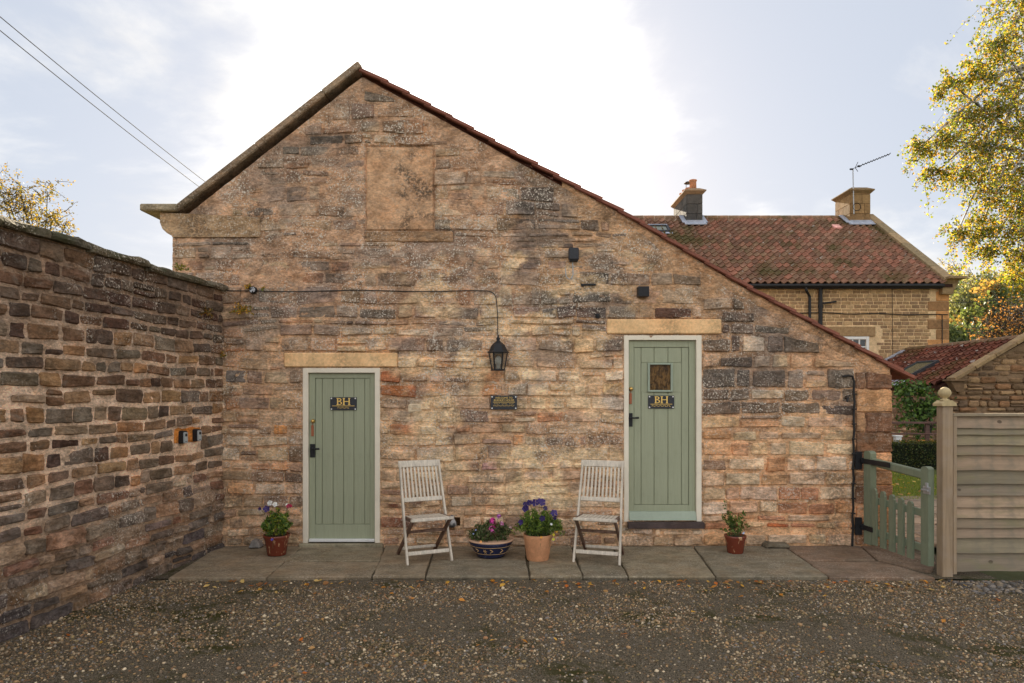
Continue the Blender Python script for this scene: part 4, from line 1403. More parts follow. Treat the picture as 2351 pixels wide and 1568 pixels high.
def serif(mb, ch, x, z, w, h, y0, y1):
    """slab-serif capitals made of flat strokes"""
    st = h * 0.18; sf = h * 0.10
    def r(x0, x1, z0, z1, k=[0]):
        mb.box((x + (x0 + x1) / 2, (y0 + y1) / 2, z + (z0 + z1) / 2), (x1 - x0, y1 - y0, z1 - z0))
    if ch == 'H':
        for xo in (0.12 * w, 0.68 * w):
            r(xo, xo + st, sf, h - sf)
            r(xo - st * .4, xo + st * 1.4, 0, sf); r(xo - st * .4, xo + st * 1.4, h - sf, h)
        r(0.12 * w + st, 0.68 * w, h * 0.46, h * 0.56)
    if ch == 'B':
        xo = 0.14 * w
        r(xo, xo + st, sf, h - sf); r(xo - st * .4, xo + st * 1.1, 0, sf); r(xo - st * .4, xo + st * 1.1, h - sf, h)
        for (z0, z1, rx) in ((0.5 * h, h, 0.40 * w), (0, 0.56 * h, 0.48 * w)):
            cx = xo + st; cz = (z0 + z1) / 2; rz = (z1 - z0) / 2
            n = 12; vs = []
            for k in range(n + 1):
                a = -math.pi / 2 + math.pi * k / n
                ti = 0.10 * h; tt = st * 0.95
                for (rr_x, rr_z) in ((rx, rz), (rx - tt, rz - ti)):
                    vs.append((x + cx + rr_x * math.cos(a), y0, z + cz + rr_z * math.sin(a)))
            mb.add(vs, [(2 * k, 2 * k + 1, 2 * k + 3, 2 * k + 2) for k in range(n)])


def plaque(rect, yf, label, kind):
    x0, x1, z0, z1 = rect
    t = empty('name_plaque', ((x0 + x1) / 2, yf, z0), label, 'plaque', None)
    mb = MB(); mb.box(((x0 + x1) / 2, yf - 0.006, (z0 + z1) / 2), (x1 - x0, 0.012, z1 - z0), None, 0.0025); mb.build('plate', M['slate'], t)
    w, h = x1 - x0, z1 - z0
    for sx in (x0 + 0.05 * w, x1 - 0.05 * w):
        for sz in (z0 + 0.09 * h, z1 - 0.09 * h):
            mb = MB(); mb.tube([(sx, yf - 0.011, sz), (sx, yf - 0.0145, sz)], 0.0085, 10); mb.build('screw', M['steel'], t)
    y0, y1 = yf - 0.0145, yf - 0.0118
    if kind:
        mb = MB(); serif(mb, 'B', x0 + w * 0.22, z0 + h * 0.40, 0.30 * w, 0.54 * h, y0, y1); mb.build('letter', M['gold'], t)
        mb = MB(); serif(mb, 'H', x0 + w * 0.45, z0 + h * 0.40, 0.36 * w, 0.54 * h, y0, y1); mb.build('letter', M['gold'], t)
        mb = MB(); mb.box((x0 + w * 0.5, (y0 + y1) / 2, z0 + h * 0.335), (w * 0.84, y1 - y0, h * 0.035)); mb.build('rule', M['gold'], t)
        mb = MB(); nlet = 6 if kind == 1 else 10
        for k in range(nlet):
            cx = x0 + w * (0.5 + (k - (nlet - 1) / 2) * 0.075)
            mb.box((cx - 0.006, (y0 + y1) / 2, z0 + h * 0.20), (0.003, y1 - y0, h * 0.12)); mb.box((cx, (y0 + y1) / 2, z0 + h * (0.16 if k % 2 else 0.245)), (0.010, y1 - y0, h * 0.03))
        mb.build('small_print', M['gold'], t)
    else:
        def txt(s, cz, size):
            cu = bpy.data.curves.new('lettering', 'FONT'); cu.body = s; cu.size = size; cu.align_x = 'CENTER'; cu.align_y = 'CENTER'; cu.extrude = 0.0012
            cu.materials.append(M['gold'])
            tmp = bpy.data.objects.new('lettering', cu); me = bpy.data.meshes.new_from_object(tmp); bpy.data.objects.remove(tmp)
            o = bpy.data.objects.new('lettering', me); COL.objects.link(o); o.parent = t
            o.location = Vector(((x0 + x1) / 2, y0 + 0.001, cz)) - ORG[t.name]; o.rotation_euler = (math.radians(90), 0, 0)
        txt('WELCOME TO', z0 + h * 0.83, 0.030)
        txt('BURNLEY HOUSE', z0 + h * 0.66, 0.030)
        mb = MB(); mb.box((x0 + w * 0.5, (y0 + y1) / 2, z0 + h * 0.53), (w * 0.84, y1 - y0, h * 0.03)); mb.build('rule', M['gold'], t)
        mb = MB()
        for (cz, n_, span) in ((0.415, 13, 0.70), (0.27, 16, 0.76)):
            for k in range(n_):
                if cz > 0.4 and k in (4, 9): continue
                cx = x0 + w * (0.5 + (k / (n_ - 1) - 0.5) * span)
                mb.box((cx - 0.004, (y0 + y1) / 2, z0 + h * cz), (0.0024, y1 - y0, h * 0.085)); mb.box((cx + 0.002, (y0 + y1) / 2, z0 + h * (cz + (0.035, 0, -0.035)[k % 3])), (0.006, y1 - y0, h * 0.02))
        mb.build('small_print', M['gold'], t)


plaque((FX(757), FX(818), FZ(942), FZ(912)), 0.032, 'slate plaque lettered BH in gold on the lower, windowless door', 1)
plaque((FX(1489), FX(1549), FZ(938), FZ(908)), 0.032, 'slate plaque lettered BH in gold on the door with the small window', 2)
plaque((FX(1127), FX(1187), FZ(940), FZ(908)), -0.035, 'slate welcome plaque with gold lettering on the wall under the lantern', 0)

# little fittings on the stonework
t = empty('alarm_box', (FX(1316), -0.03, FZ(600)), 'small dark grey alarm box high on the gable above a loop of grey wire', 'alarm box')
mb = MB(); mb.box((FX(1316), -0.06, FZ(586)), (0.115, 0.08, 0.14), None, 0.012); mb.build('case', M['slate'], t)
mb = MB(); mb.box((FX(1316), -0.05, FZ(600.5)), (0.095, 0.06, 0.02), None, 0.004); mb.build('base', M['black'], t)
mb = MB(); mb.tube([(FX(1314), -0.04, FZ(603)), (FX(1315), -0.045, FZ(632)), (FX(1311), -0.05, FZ(641)), (FX(1306), -0.05, FZ(643)), (FX(1299), -0.05, FZ(637)), (FX(1297), -0.05, FZ(618))], 0.006, 6)
tag(mb.build('wire_loop', M['galv'], None), 'loop of grey wire hanging below the alarm box on the gable', 'wire')
t = empty('wall_light', (FX(1473), -0.03, FZ(684)), 'square black wall light on the gable above the door with the window', 'wall light')
mb = MB(); mb.box((FX(1473), -0.08, FZ(672.5)), (0.125, 0.10, 0.115), None, 0.004); mb.build('case', M['black'], t)
mb = MB(); mb.box((FX(1473), -0.02, FZ(672.5)), (0.09, 0.04, 0.09)); mb.build('back_plate', M['slate'], t)
mb = MB(); mb.lathe([(0.012, -.03), (0.022, -.025), (0.026, 0.0), (0.018, 0.02), (0.006, 0.028)], (FX(1371), -0.05, FZ(726)), 12); mb.box((FX(1371), -0.02, FZ(724)), (0.05, 0.04, 0.03))
tag(mb.build('sensor', M['black'], None), 'tiny black light sensor on the gable near the right lintel', 'sensor')
mb = MB(); mb.box((FX(1350), -0.02, FZ(654.5)), (0.17, 0.05, 0.022), None, 0.004); mb.box((FX(1337), -0.03, FZ(656)), (0.03, 0.04, 0.03), None, 0.004)
tag(mb.build('vent', M['black'], None), 'narrow black slot vent in the gable below the alarm box', 'vent')

# black cable down the corner stones
mb = MB(); pts = [(FX(1929), -0.05, FZ(865)), (FX(1942), -0.06, FZ(862)), (FX(1951), -0.055, FZ(864)), (FX(1956), -0.05, FZ(876))]
for i, v in enumerate(range(900, 1256, 22)): pts.append((FX(1956.5 - (v - 900) * 0.011 + 1.3 * math.sin(v * 0.11)), -0.045, FZ(v)))
mb.tube(pts, 0.013, 7)
for v in range(905, 1240, 34): mb.box((FX(1957 - (v - 900) * .011), -0.05, FZ(v)), (0.045, 0.03, 0.014), None, 0.003)
tag(mb.build('drain_hose', M['cable'], None), 'black clipped hose running down the stones beside the gate', 'hose')
mb = MB(); mb.tube([(FX(1940), -0.0, FZ(914)), (FX(1940), -0.07, FZ(914)), (FX(1937), -0.075, FZ(922))], 0.013, 7); mb.tube([(FX(1935), -0.06, FZ(910)), (FX(1946), -0.06, FZ(908))], 0.008, 6)
tag(mb.build('wall_tap', M['black'], None), 'small black tap on the wall beside the black hose', 'tap')

# hollow at the foot of the wall with a small ornament
mb = MB().color((*S(128, 98, 70), 0.1))
hx0, hx1, hz0, hz1 = HOLLOW
mb.box(((hx0 + hx1) / 2, 0.125, (hz0 + hz1) / 2), (hx1 - hx0 + 0.06, 0.02, hz1 - hz0 + 0.06)); mb.box(((hx0 + hx1) / 2, 0.055, hz0 + 0.0), (hx1 - hx0, 0.12, 0.05))
mb.build('recess', M['mortar'], cottage)
t = empty('bird_ornament', (FX(1038), -0.045, FZ(1212)), 'small grey and white bird ornament in the hollow behind the left chair', 'ornament')
mb = MB(); V, F = [], []
n = 12
prof = [(0.0, 0.004), (0.012, 0.036), (0.035, 0.052), (0.06, 0.050), (0.085, 0.040), (0.105, 0.026), (0.12, 0.027), (0.138, 0.022), (0.15, 0.006)]
mb.lathe([(r, h) for h, r in prof], (FX(1038), -0.02, FZ(1211)), 14, 1.0, 0.9)
m, g = material('grey_white_glaze'); pos = g.n('ShaderNodeTexCoord', 3)
finish(g, g.mix(g.ramp(g.noise(pos, 16, 3), .42, .56), (0.10, 0.095, 0.09, 1), (0.46, 0.44, 0.42, 1)), 0.5); M['birdg'] = m
mb.build('body', M['birdg'], t, True)
mb = MB(); mb.tube([(FX(1036), -0.05, FZ(1186)), (FX(1034), -0.075, FZ(1187))], [0.009, 0.002], 6); mb.build('beak', M['black'], t)
mb = MB().color((*S(96, 88, 74), 0.2))
V, F = stone_geo(Frame((2.85 - 0.0, -0.10, 0.0), (1, 0, 0), (0, -1, 0)), [(0, 0), (0.30, 0.004), (0.27, 0.055), (0.04, 0.06)], 0.05, 0.3, 3.0, 0.13)
tag(mk('loose_stone', V, F, M['flag'], None, False, [(*S(96, 88, 74), 0.2)] * len(V)), 'flat grey loose stone on the path right of the small glazed pot', 'stone')
V, F = stone_geo(Frame((FX(612), -0.10, 0.0), (1, 0, 0), (0, -1, 0)), [(-0.17, 0), (-0.02, 0.0), (-0.05, 0.085), (-0.13, 0.09)], 0.04, 0.3, 5.0, 0.1)
tag(mk('loose_stone', V, F, M['flag'], None, False, [(*S(120, 116, 112), 0.2)] * len(V)), 'pale grey loose stone at the wall foot behind the leftmost pot', 'stone')

# ================================================================== CHAIRS
def make_chair():
    t = empty('folding_chair', (0, 0, 0), 'x', 'chair', 'weathered folding garden chairs')
    cw, cd = M['chairwood'], M['chairdark']
    def S_(sx, f): return Vector((sx * lerp(0.238, 0.215, f), lerp(0.0, 0.40, f), lerp(0.0, 1.02, f)))   # back stile, floor to top
    for s in (-1, 1):
        MB().bar(S_(s, 0), S_(s, 0.985), 0.022, 0.042, (0, 1, 0.4), 0.004).build('back_leg', cw, t)
        MB().bar((s * 0.200, -0.055, 0.455), (s * 0.205, 0.52, 0.0), 0.024, 0.042, (0, 1, 1), 0.004).build('leg', cd, t)
        MB().bar((s * 0.205, -0.09, 0.462), (s * 0.203, 0.30, 0.440), 0.022, 0.036, (0, 0, 1), 0.004).build('seat_rail', cd, t)
    def cross(name, f, h, mat, off=0.0, wd=None):
        a, b = S_(-1, f), S_(1, f); d = Vector((0, 0.40, 1.02)).normalized()
        c = (a + b) / 2 + Vector((0, -off, 0))
        R = Matrix((Vector((1, 0, 0)), d.cross(Vector((1, 0, 0))), d)).transposed()
        MB().box(c, ((b - a).length * (wd or 1), 0.022, h), R, 0.004).build(name, mat, t)
    cross('top_rail', 0.972, 0.072, cw, 0.002, 1.085)
    cross('back_rail', 0.615, 0.045, cw, 0.0, 0.94)
    cross('front_stretcher', 0.105, 0.040, cw, 0.0, 0.94)
    slat = None
    for k in range(10):
        x = lerp(-0.178, 0.178, k / 9)
        p0 = (S_(-1, 0.625) + S_(1, 0.625)) / 2; p1 = (S_(-1, 0.945) + S_(1, 0.945)) / 2
        MB().bar(p0 + Vector((x * 1.03, 0, 0)), p1 + Vector((x, 0, 0)), 0.021, 0.012, (0, 1, 0.4), 0.002).build('back_slat', cw, t)
    for k in range(9):
        x = lerp(-0.172, 0.172, k / 8)
        MB().bar((x, -0.062, 0.474), (x, 0.285, 0.452), 0.033, 0.012, (0, 0, 1), 0.002).build('seat_slat', cw, t)
    MB().bar((-0.225, -0.080, 0.466), (0.225, -0.080, 0.466), 0.040, 0.032, (0, 0.2, 1), 0.006).build('seat_front', cw, t)
    MB().bar((-0.19, 0.29, 0.440), (0.19, 0.29, 0.440), 0.03, 0.025, (0, 0, 1), 0.003).build('seat_back_rail', cd, t)
    MB().bar((-0.20, 0.115, 0.315), (0.20, 0.115, 0.315), 0.028, 0.028, (0, 0, 1), 0.004).build('stretcher', cd, t)
    MB().bar((-0.20, 0.42, 0.082), (0.20, 0.42, 0.082), 0.018, 0.032, (0, 0.6, 1), 0.003).build('rear_stretcher', cw, t)
    return t


ch = make_chair()
a1 = math.radians(24)
ch.location = (-0.845, -0.80, 0.0); ch.rotation_euler = (0, 0, a1)
ch['label'] = 'weathered folding wooden chair beside the lower door, turned towards the blue bowl'
ch2 = copy_thing(ch, (0.865, -0.83, 0.0), math.radians(-17))
ch2['label'] = 'weathered folding wooden chair in front of the door with the window'

# ================================================================== POTS
def potted(name, label, base, prof, pot_mat, soil_r, soil_z, spread, n_st, hgt, pal, flowers, lsz=0.02, sx=1.0, extra=None, rim=None, seed=1, droop=0.3, dens=1.0, asp=0.5):
    rg = random.Random(seed)
    t = empty(name, base, label, 'potted plant')
    mb = MB(); mb.lathe(prof, base, 32, sx); mb.build('pot', pot_mat, t, True)
    if rim:
        mb = MB(); mb.lathe(rim, base, 32, sx); mb.build('rim', M['rimclay'], t, True)
    mb = MB(); mb.lathe([(soil_r, soil_z - 0.02), (soil_r, soil_z), (soil_r * 0.5, soil_z + 0.012), (0.005, soil_z + 0.015)], base, 20, sx); mb.build('soil', M['soil'], t, True)
    st = MB(); lf = MB(); b0 = Vector(base)
    for _ in range(n_st):
        a = rg.uniform(0, 6.283); r0 = soil_r * math.sqrt(rg.random()) * 0.8
        p0 = b0 + Vector((r0 * math.cos(a) * sx, r0 * math.sin(a), soil_z))
        a2 = a + rg.gauss(0, 0.5); r1 = spread * math.sqrt(rg.random())
        hh = hgt * rg.uniform(0.45, 1.0) * (1 - 0.45 * (r1 / spread) ** 2)
        p2 = b0 + Vector((r1 * math.cos(a2) * sx, r1 * math.sin(a2) * 0.8, soil_z + hh))
        p1 = (p0 + p2) / 2 + Vector((0, 0, hh * 0.25)); p3 = p2 + (p2 - p1) * 0.3 + Vector((0, 0, -droop * hh * (r1 / spread)))
        pts = [p0, p0.lerp(p1, .5) + Vector((0, 0, .005)), p1, p1.lerp(p2, .5) + Vector((0, 0, .006)), p2, p3]
        st.tube(pts, [0.003, 0.0026, 0.0022, 0.002, 0.0016, 0.001], 4, False)
        for s in range(int(26 * dens * hgt / 0.25)):
            f = rg.uniform(0.15, 1.0) * 5; i = min(4, int(f)); p = pts[i].lerp(pts[i + 1], f - i)
            p = p + Vector((rg.gauss(0, .012), rg.gauss(0, .012), rg.gauss(0, .010)))
            leaf(lf, p, lsz * rg.uniform(.5, 1.25), rg, S(*rg.choice(pal)), asp)
    st.build('stem', M['stem'], t); lf.build('foliage', M['potleaf'], t)
    for (dx, dz, r, col, dy) in flowers:
        c = b0 + Vector((dx, dy, dz))
        mb = MB()
        if r > 0:
            nf = Vector((rg.uniform(-.4, .4), -1, rg.uniform(-.1, .5))).normalized()
            s1 = nf.cross(Vector((0, 0, 1))).normalized(); s2 = nf.cross(s1)
            for k in range(5):
                an = k * 1.2566 + rg.uniform(-.2, .2); f = rg.uniform(.75, 1.25)
                mb.color(tuple(x * f for x in S(*col)))
                d1 = s1 * math.cos(an) + s2 * math.sin(an); d2 = s1 * math.cos(an + .62) + s2 * math.sin(an + .62); d0 = s1 * math.cos(an - .62) + s2 * math.sin(an - .62)
                mb.add([c - nf * r * -0.15, c + d0 * r * .8 + nf * r * .25, c + d1 * r + nf * r * rg.uniform(.05, .35), c + d2 * r * .8 + nf * r * .25], [(0, 1, 2), (0, 2, 3)])
        else:
            for k in range(26):
                r_ = -r; an = k * 2.4; rr = r_ * math.sqrt(k / 26)
                v = Vector((rg.gauss(0, 1), rg.gauss(0, 1), rg.gauss(0, 1))).normalized()
                f = rg.uniform(.6, 1.3); mb.color(tuple(min(.9, x * f) for x in S(*col)))
                q = c + v * r_ * .75; a_ = v.cross(Vector((0, 0, 1))).normalized() * r_ * .42; b_ = v.cross(a_).normalized() * r_ * .42
                mb.add([q - a_, q - b_ + v * r_ * .15, q + a_, q + b_ + v * r_ * .15], [(0, 1, 2, 3)])
        mb.build('flower', M['petal'], t)
        st2 = MB(); st2.tube([c + Vector((0, 0.012, -0.004)), c + Vector((-dx * .2, 0.03, -0.05)), c + Vector((-dx * 0.3, 0.03, -0.10))], 0.0018, 4, False); st2.build('flower_stalk', M['stem'], t)
    if extra: extra(t)
    return t


GREEN = [(76, 98, 38), (92, 116, 44), (62, 84, 34), (110, 128, 50), (84, 104, 40)]
DG = [(58, 74, 40), (74, 92, 46), (50, 64, 36), (92, 104, 60)]
PUR = (52, 38, 96)
potted('flower_pot', 'red-brown glazed pot of pansies left of the lower door', (-2.555, -0.42, 0), [(0.095, 0), (0.10, 0.01), (0.128, 0.17), (0.138, 0.19), (0.148, 0.215), (0.140, 0.222), (0.125, 0.20), (0.12, 0.17)], M['redglaze'], 0.122, 0.185, 0.16, 34, 0.32, GREEN + [(140, 138, 50)],
       [(-0.10, 0.50, 0.040, PUR, -0.03), (-0.175, 0.50, 0.022, PUR, -0.02), (-0.08, 0.555, 0.034, (230, 222, 214), 0.02), (-0.03, 0.54, 0.030, (224, 214, 210), 0.03), (0.13, 0.525, 0.030, (150, 24, 60), 0.0), (0.16, 0.53, 0.018, (150, 24, 60), -0.02), (0.11, 0.535, 0.022, (226, 214, 206), 0.02), (0.01, 0.20, 0.016, (80, 66, 150), -0.17)], 0.024, seed=3)


def bowl_pattern(t):
    b0 = Vector((-0.228, -0.46, 0))
    mb = MB()
    def on(a, z, lift=0.003):
        r = np.interp(z, [0, 0.02, 0.10, 0.15, 0.175], [0.150, 0.158, 0.208, 0.236, 0.246]) + lift
        return b0 + Vector((r * math.sin(a), -r * math.cos(a), z))
    for z in (0.125, 0.048): mb.tube([on(math.radians(k), z, 0.001) for k in range(-110, 111, 6)], 0.0028, 5)
    for a in (-0.75, 0.05, 0.62):
        for k in (-1, 1):
            mb.tube([on(a - 0.06, 0.088 + k * 0.020), on(a, 0.088 + k * 0.012), on(a + 0.085, 0.088)], 0.0045, 5)
    for a in (-0.28,):
        for k in range(6):
            an = k * 1.047; mb.tube([on(a, 0.085), on(a + 0.10 * math.cos(an), 0.085 + 0.026 * math.sin(an))], 0.0034, 5)
    mb.build('slip_pattern', M['goldglaze'], t)


MAG = (196, 70, 150); PNK = (214, 130, 176); LIL = (170, 100, 180)
potted('flower_bowl', 'wide dark blue glazed bowl with pink flowers between the chairs', (-0.228, -0.46, 0), [(0.150, 0), (0.158, 0.02), (0.208, 0.10), (0.236, 0.15), (0.246, 0.172), (0.236, 0.172), (0.22, 0.14)], M['blueglaze'], 0.222, 0.14, 0.235, 120, 0.24, DG + [(110, 104, 78), (96, 84, 62)],
       [(0.02, 0.375, -0.040, MAG, -0.02), (0.02, 0.30, -0.046, (206, 92, 160), -0.10), (0.085, 0.42, -0.026, LIL, 0.02), (0.115, 0.345, -0.030, PNK, -0.03), (0.21, 0.305, 0.016, (214, 170, 170), -0.02), (-0.16, 0.285, 0.011, (150, 160, 210), -0.05), (-0.185, 0.25, 0.010, (150, 160, 210), -0.08), (0.045, 0.35, 0.014, (110, 30, 60), -0.04), (-0.10, 0.19, 0.016, (200, 140, 80), -0.2)], 0.021, extra=bowl_pattern,
       rim=[(0.232, 0.166), (0.247, 0.171), (0.250, 0.180), (0.244, 0.186), (0.232, 0.182)], seed=5, droop=0.1, asp=0.35)
potted('flower_pot', 'plain terracotta pot overflowing with green leaves and dark purple petunias', (0.272, -0.635, 0), [(0.112, 0), (0.116, 0.01), (0.148, 0.235), (0.153, 0.27), (0.145, 0.272), (0.135, 0.24)], M['terracotta'], 0.135, 0.245, 0.25, 100, 0.30, GREEN + [(120, 132, 48)],
       [(-0.14, 0.54, 0.036, PUR, -0.04), (-0.09, 0.60, 0.036, PUR, 0.0), (-0.03, 0.605, 0.044, PUR, -0.03), (0.02, 0.61, 0.034, (60, 44, 110), 0.02), (0.05, 0.605, 0.042, PUR, -0.03), (-0.135, 0.58, 0.03, (60, 46, 104), 0.02), (-0.12, 0.555, 0.034, PUR, -0.06), (0.075, 0.55, 0.028, (40, 30, 70), -0.06), (0.165, 0.50, 0.042, PUR, -0.08), (0.175, 0.455, 0.026, (40, 30, 74), -0.08), (0.04, 0.47, 0.034, (44, 32, 80), -0.19), (-0.185, 0.415, 0.032, PUR, -0.12), (0.19, 0.32, 0.015, (220, 160, 50), -0.13), (0.16, 0.29, 0.015, (210, 190, 60), -0.14), (0.03, 0.27, 0.014, (220, 150, 60), -0.17), (0.155, 0.245, 0.016, (196, 200, 60), -0.15), (0.13, 0.41, 0.014, (230, 230, 224), -0.2), (0.20, 0.49, 0.012, (220, 160, 60), -0.06)], 0.022, seed=8, droop=0.75, dens=1.1, asp=0.3)
potted('flower_pot', 'small red-brown glazed pot of leafy sprigs right of the door with the window', (2.452, -0.335, 0), [(0.082, 0), (0.086, 0.01), (0.108, 0.15), (0.118, 0.178), (0.118, 0.195), (0.11, 0.196), (0.10, 0.17)], M['redglaze'], 0.10, 0.172, 0.13, 15, 0.27, [(88, 106, 46), (66, 84, 38), (110, 120, 60), (120, 90, 60)],
       [(0.06, 0.24, 0.010, (150, 170, 220), -0.10), (0.05, 0.235, 0.009, (150, 170, 220), -0.11)], 0.021, seed=12, droop=0.2)
tl = MB(); stt = MB(); rg = random.Random(3)
spr = bpy.data.objects['flower_pot.002']
b0 = Vector((2.452, -0.335, 0.17))
for (tx, tz, w) in ((-0.13, 0.39, 0.012), (-0.085, 0.30, 0.012), (0.09, 0.28, 0.012), (-0.15, 0.25, .01)):
    pts = [b0 + Vector((tx * f ** 1.2, -0.02, tz * f)) for f in (0.05, 0.3, 0.55, 0.8, 1.0)]
    stt.tube(pts, [0.003, 0.0026, 0.002, 0.0016, 0.001], 4, False)
    for _ in range(42):
        f = rg.uniform(0.3, 1) * 4; i = min(3, int(f)); p = pts[i].lerp(pts[i + 1], f - i) + Vector((rg.gauss(0, .014), rg.gauss(0, .014), rg.gauss(0, .012)))
        leaf(tl, p, 0.017 * rg.uniform(.6, 1.3), rg, S(*rg.choice([(88, 106, 46), (66, 84, 38), (70, 92, 40)])), 0.6)
stt.build('sprig_stem', M['stem'], spr); tl.build('sprig', M['potleaf'], spr)

# ================================================================== GATE AND FENCE
gate = empty('garden_gate', (4.06, -0.65, 0.0), 'grey green picket gate with black strap hinges between cottage and fence', 'gate')
GA = Vector((4.018, -0.10, 0)); GB = Vector((4.115, -1.135, 0))
gd = (GB - GA).normalized(); GLn = (GB - GA).length
gn = Vector((-gd.y, gd.x, 0)) * -1          # towards the camera side (-x)
if gn.x > 0: gn = -gn
RG = Matrix((gd, gn, Vector((0, 0, 1)))).transposed()


def gbox(name, s0, s1, z0, z1, t, off=0.0, mat='gatepaint', ch=0.006, par=None):
    mb = MB(); c = GA + gd * (s0 + s1) / 2 + gn * off + Vector((0, 0, (z0 + z1) / 2))
    mb.box(c, (s1 - s0, t, z1 - z0), RG, ch); return mb.build(name, M[mat], par or gate)


def rounded_post(name, s0, s1, z0, z1, t, off=0.0, rnd=0.05):
    pts = [(s0, z0), (s1, z0), (s1, z1 - rnd)]
    for k in range(1, 8):
        a = math.pi * k / 8; pts.append(((s0 + s1) / 2 + (s1 - s0) / 2 * math.cos(a), z1 - rnd + rnd * math.sin(a)))
    pts.append((s0, z1 - rnd))
    n = len(pts)
    vs = [GA + gd * a + Vector((0, 0, z)) + gn * (off + t / 2) for a, z in pts] + [GA + gd * a + Vector((0, 0, z)) + gn * (off - t / 2) for a, z in pts]
    fs = [tuple(range(n)), tuple(reversed(range(n, 2 * n)))] + [(i, i + n, (i + 1) % n + n, (i + 1) % n) for i in range(n)]
    return MB().add(vs, fs).build(name, M['gatepaint'], gate)


rounded_post('hinge_stile', 0.0, 0.125, 0.055, 1.105, 0.07, 0.0, 0.03)
rounded_post('latch_stile', GLn - 0.11, GLn, 0.055, 1.03, 0.06, 0.0, 0.03)
mb = MB(); p0 = GA + gd * 0.12 + Vector((0, 0, 0.985)); p1 = GA + gd * (GLn - 0.09) + Vector((0, 0, 0.94)); mb.bar(p0, p1, 0.055, 0.085, (0, 0, 1), 0.012); mb.build('top_rail', M['gatepaint'], gate)
gbox('rail', 0.12, GLn - 0.09, 0.52, 0.595, 0.03, -0.01); gbox('rail', 0.12, GLn - 0.09, 0.17, 0.245, 0.03, -0.01)
for k, s in enumerate((0.175, 0.325, 0.475, 0.62, 0.765)):
    w = 0.084; tt = 0.024; z1 = 0.70 - 0.012 * k
    pts = [(s - w / 2, 0.07), (s + w / 2, 0.07), (s + w / 2, z1 - 0.055), (s + w * .42, z1 - 0.045), (s + w * .40, z1 - 0.02), (s + w * .22, z1 - 0.004), (s, z1), (s - w * .22, z1 - 0.004), (s - w * .40, z1 - 0.02), (s - w * .42, z1 - 0.045), (s - w / 2, z1 - 0.055)]
    n = len(pts); off = 0.019
    vs = [GA + gd * a + Vector((0, 0, z)) + gn * (off + tt / 2) for a, z in pts] + [GA + gd * a + Vector((0, 0, z)) + gn * (off - tt / 2) for a, z in pts]
    MB().add(vs, [tuple(range(n)), tuple(reversed(range(n, 2 * n)))] + [(i, i + n, (i + 1) % n + n, (i + 1) % n) for i in range(n)]).build('picket', M['gatepaint'], gate)
for (z, L, nm) in ((0.985, 0.47, 0), (0.235, 0.17, 1)):
    gbox('strap_hinge', -0.02, L, z - 0.028, z + 0.028, 0.008, 0.041, 'black', 0.003)
    mb = MB(); mb.box((GA.x - 0.065, -0.045, z), (0.075, 0.025, 0.20), None, 0.004); mb.tube([(GA.x - 0.03, -0.075, z - 0.035), (GA.x - 0.03, -0.075, z + 0.035)], 0.014, 8); mb.box((GA.x - 0.03, -0.085, z), (0.05, 0.05, 0.04)); mb.build('hinge_plate', M['black'], gate)
mb = MB(); mb.box(GA + gd * (GLn - 0.02) + gn * 0.034 + Vector((0, 0, 0.80)), (0.10, 0.008, 0.075), RG, 0.002); mb.tube([GA + gd * (GLn - 0.07) + gn * 0.05 + Vector((0, 0, 0.80)), GA + gd * (GLn + 0.02) + gn * 0.05 + Vector((0, 0, 0.80))], 0.010, 8); mb.box(GA + gd * (GLn - 0.01) + gn * 0.04 + Vector((0, 0, 0.85)), (0.03, 0.02, 0.05), RG, 0.003); mb.build('latch', M['galv'], gate)

FY = -1.235
fence = empty('garden_fence', (5.0, FY + 0.05, -0.03), 'grey wooden fence of wavy overlapping boards with a ball topped post', 'fence')
px0 = 4.165
mb = MB(); mb.box((px0 + 0.05, FY + 0.05, 0.79), (0.10, 0.10, 1.68), None, 0.004); mb.build('post', M['postwood'], fence)
mb = MB(); mb.prism([(px0 - 0.022, 1.63), (px0 + 0.122, 1.63), (px0 + 0.122, 1.655), (px0 + 0.08, 1.685), (px0 + 0.02, 1.685), (px0 - 0.022, 1.655)], FY - 0.022, FY + 0.122); mb.build('post_cap', M['finial'], fence)
mb = MB(); mb.lathe([(0.045, 1.684), (0.040, 1.692), (0.022, 1.702), (0.020, 1.706), (0.036, 1.716), (0.053, 1.738), (0.057, 1.758), (0.050, 1.782), (0.034, 1.802), (0.012, 1.813), (0.003, 1.814)], (px0 + 0.05, FY + 0.05, 0), 20); mb.build('ball_finial', M['finial'], fence, True)
FT = [(160, 138, 116), (146, 128, 106), (138, 126, 110), (164, 140, 116), (136, 124, 102), (148, 134, 108), (134, 120, 102)]
fx0 = px0 + 0.105; fx1 = 6.1
SEAMS = [EYE - (v - 899) / 1567 * 6.6 for v in (1312, 1270, 1235, 1212, 1190, 1165, 1138, 1112, 1080, 1045, 1022, 998, 983)] + [1.525]
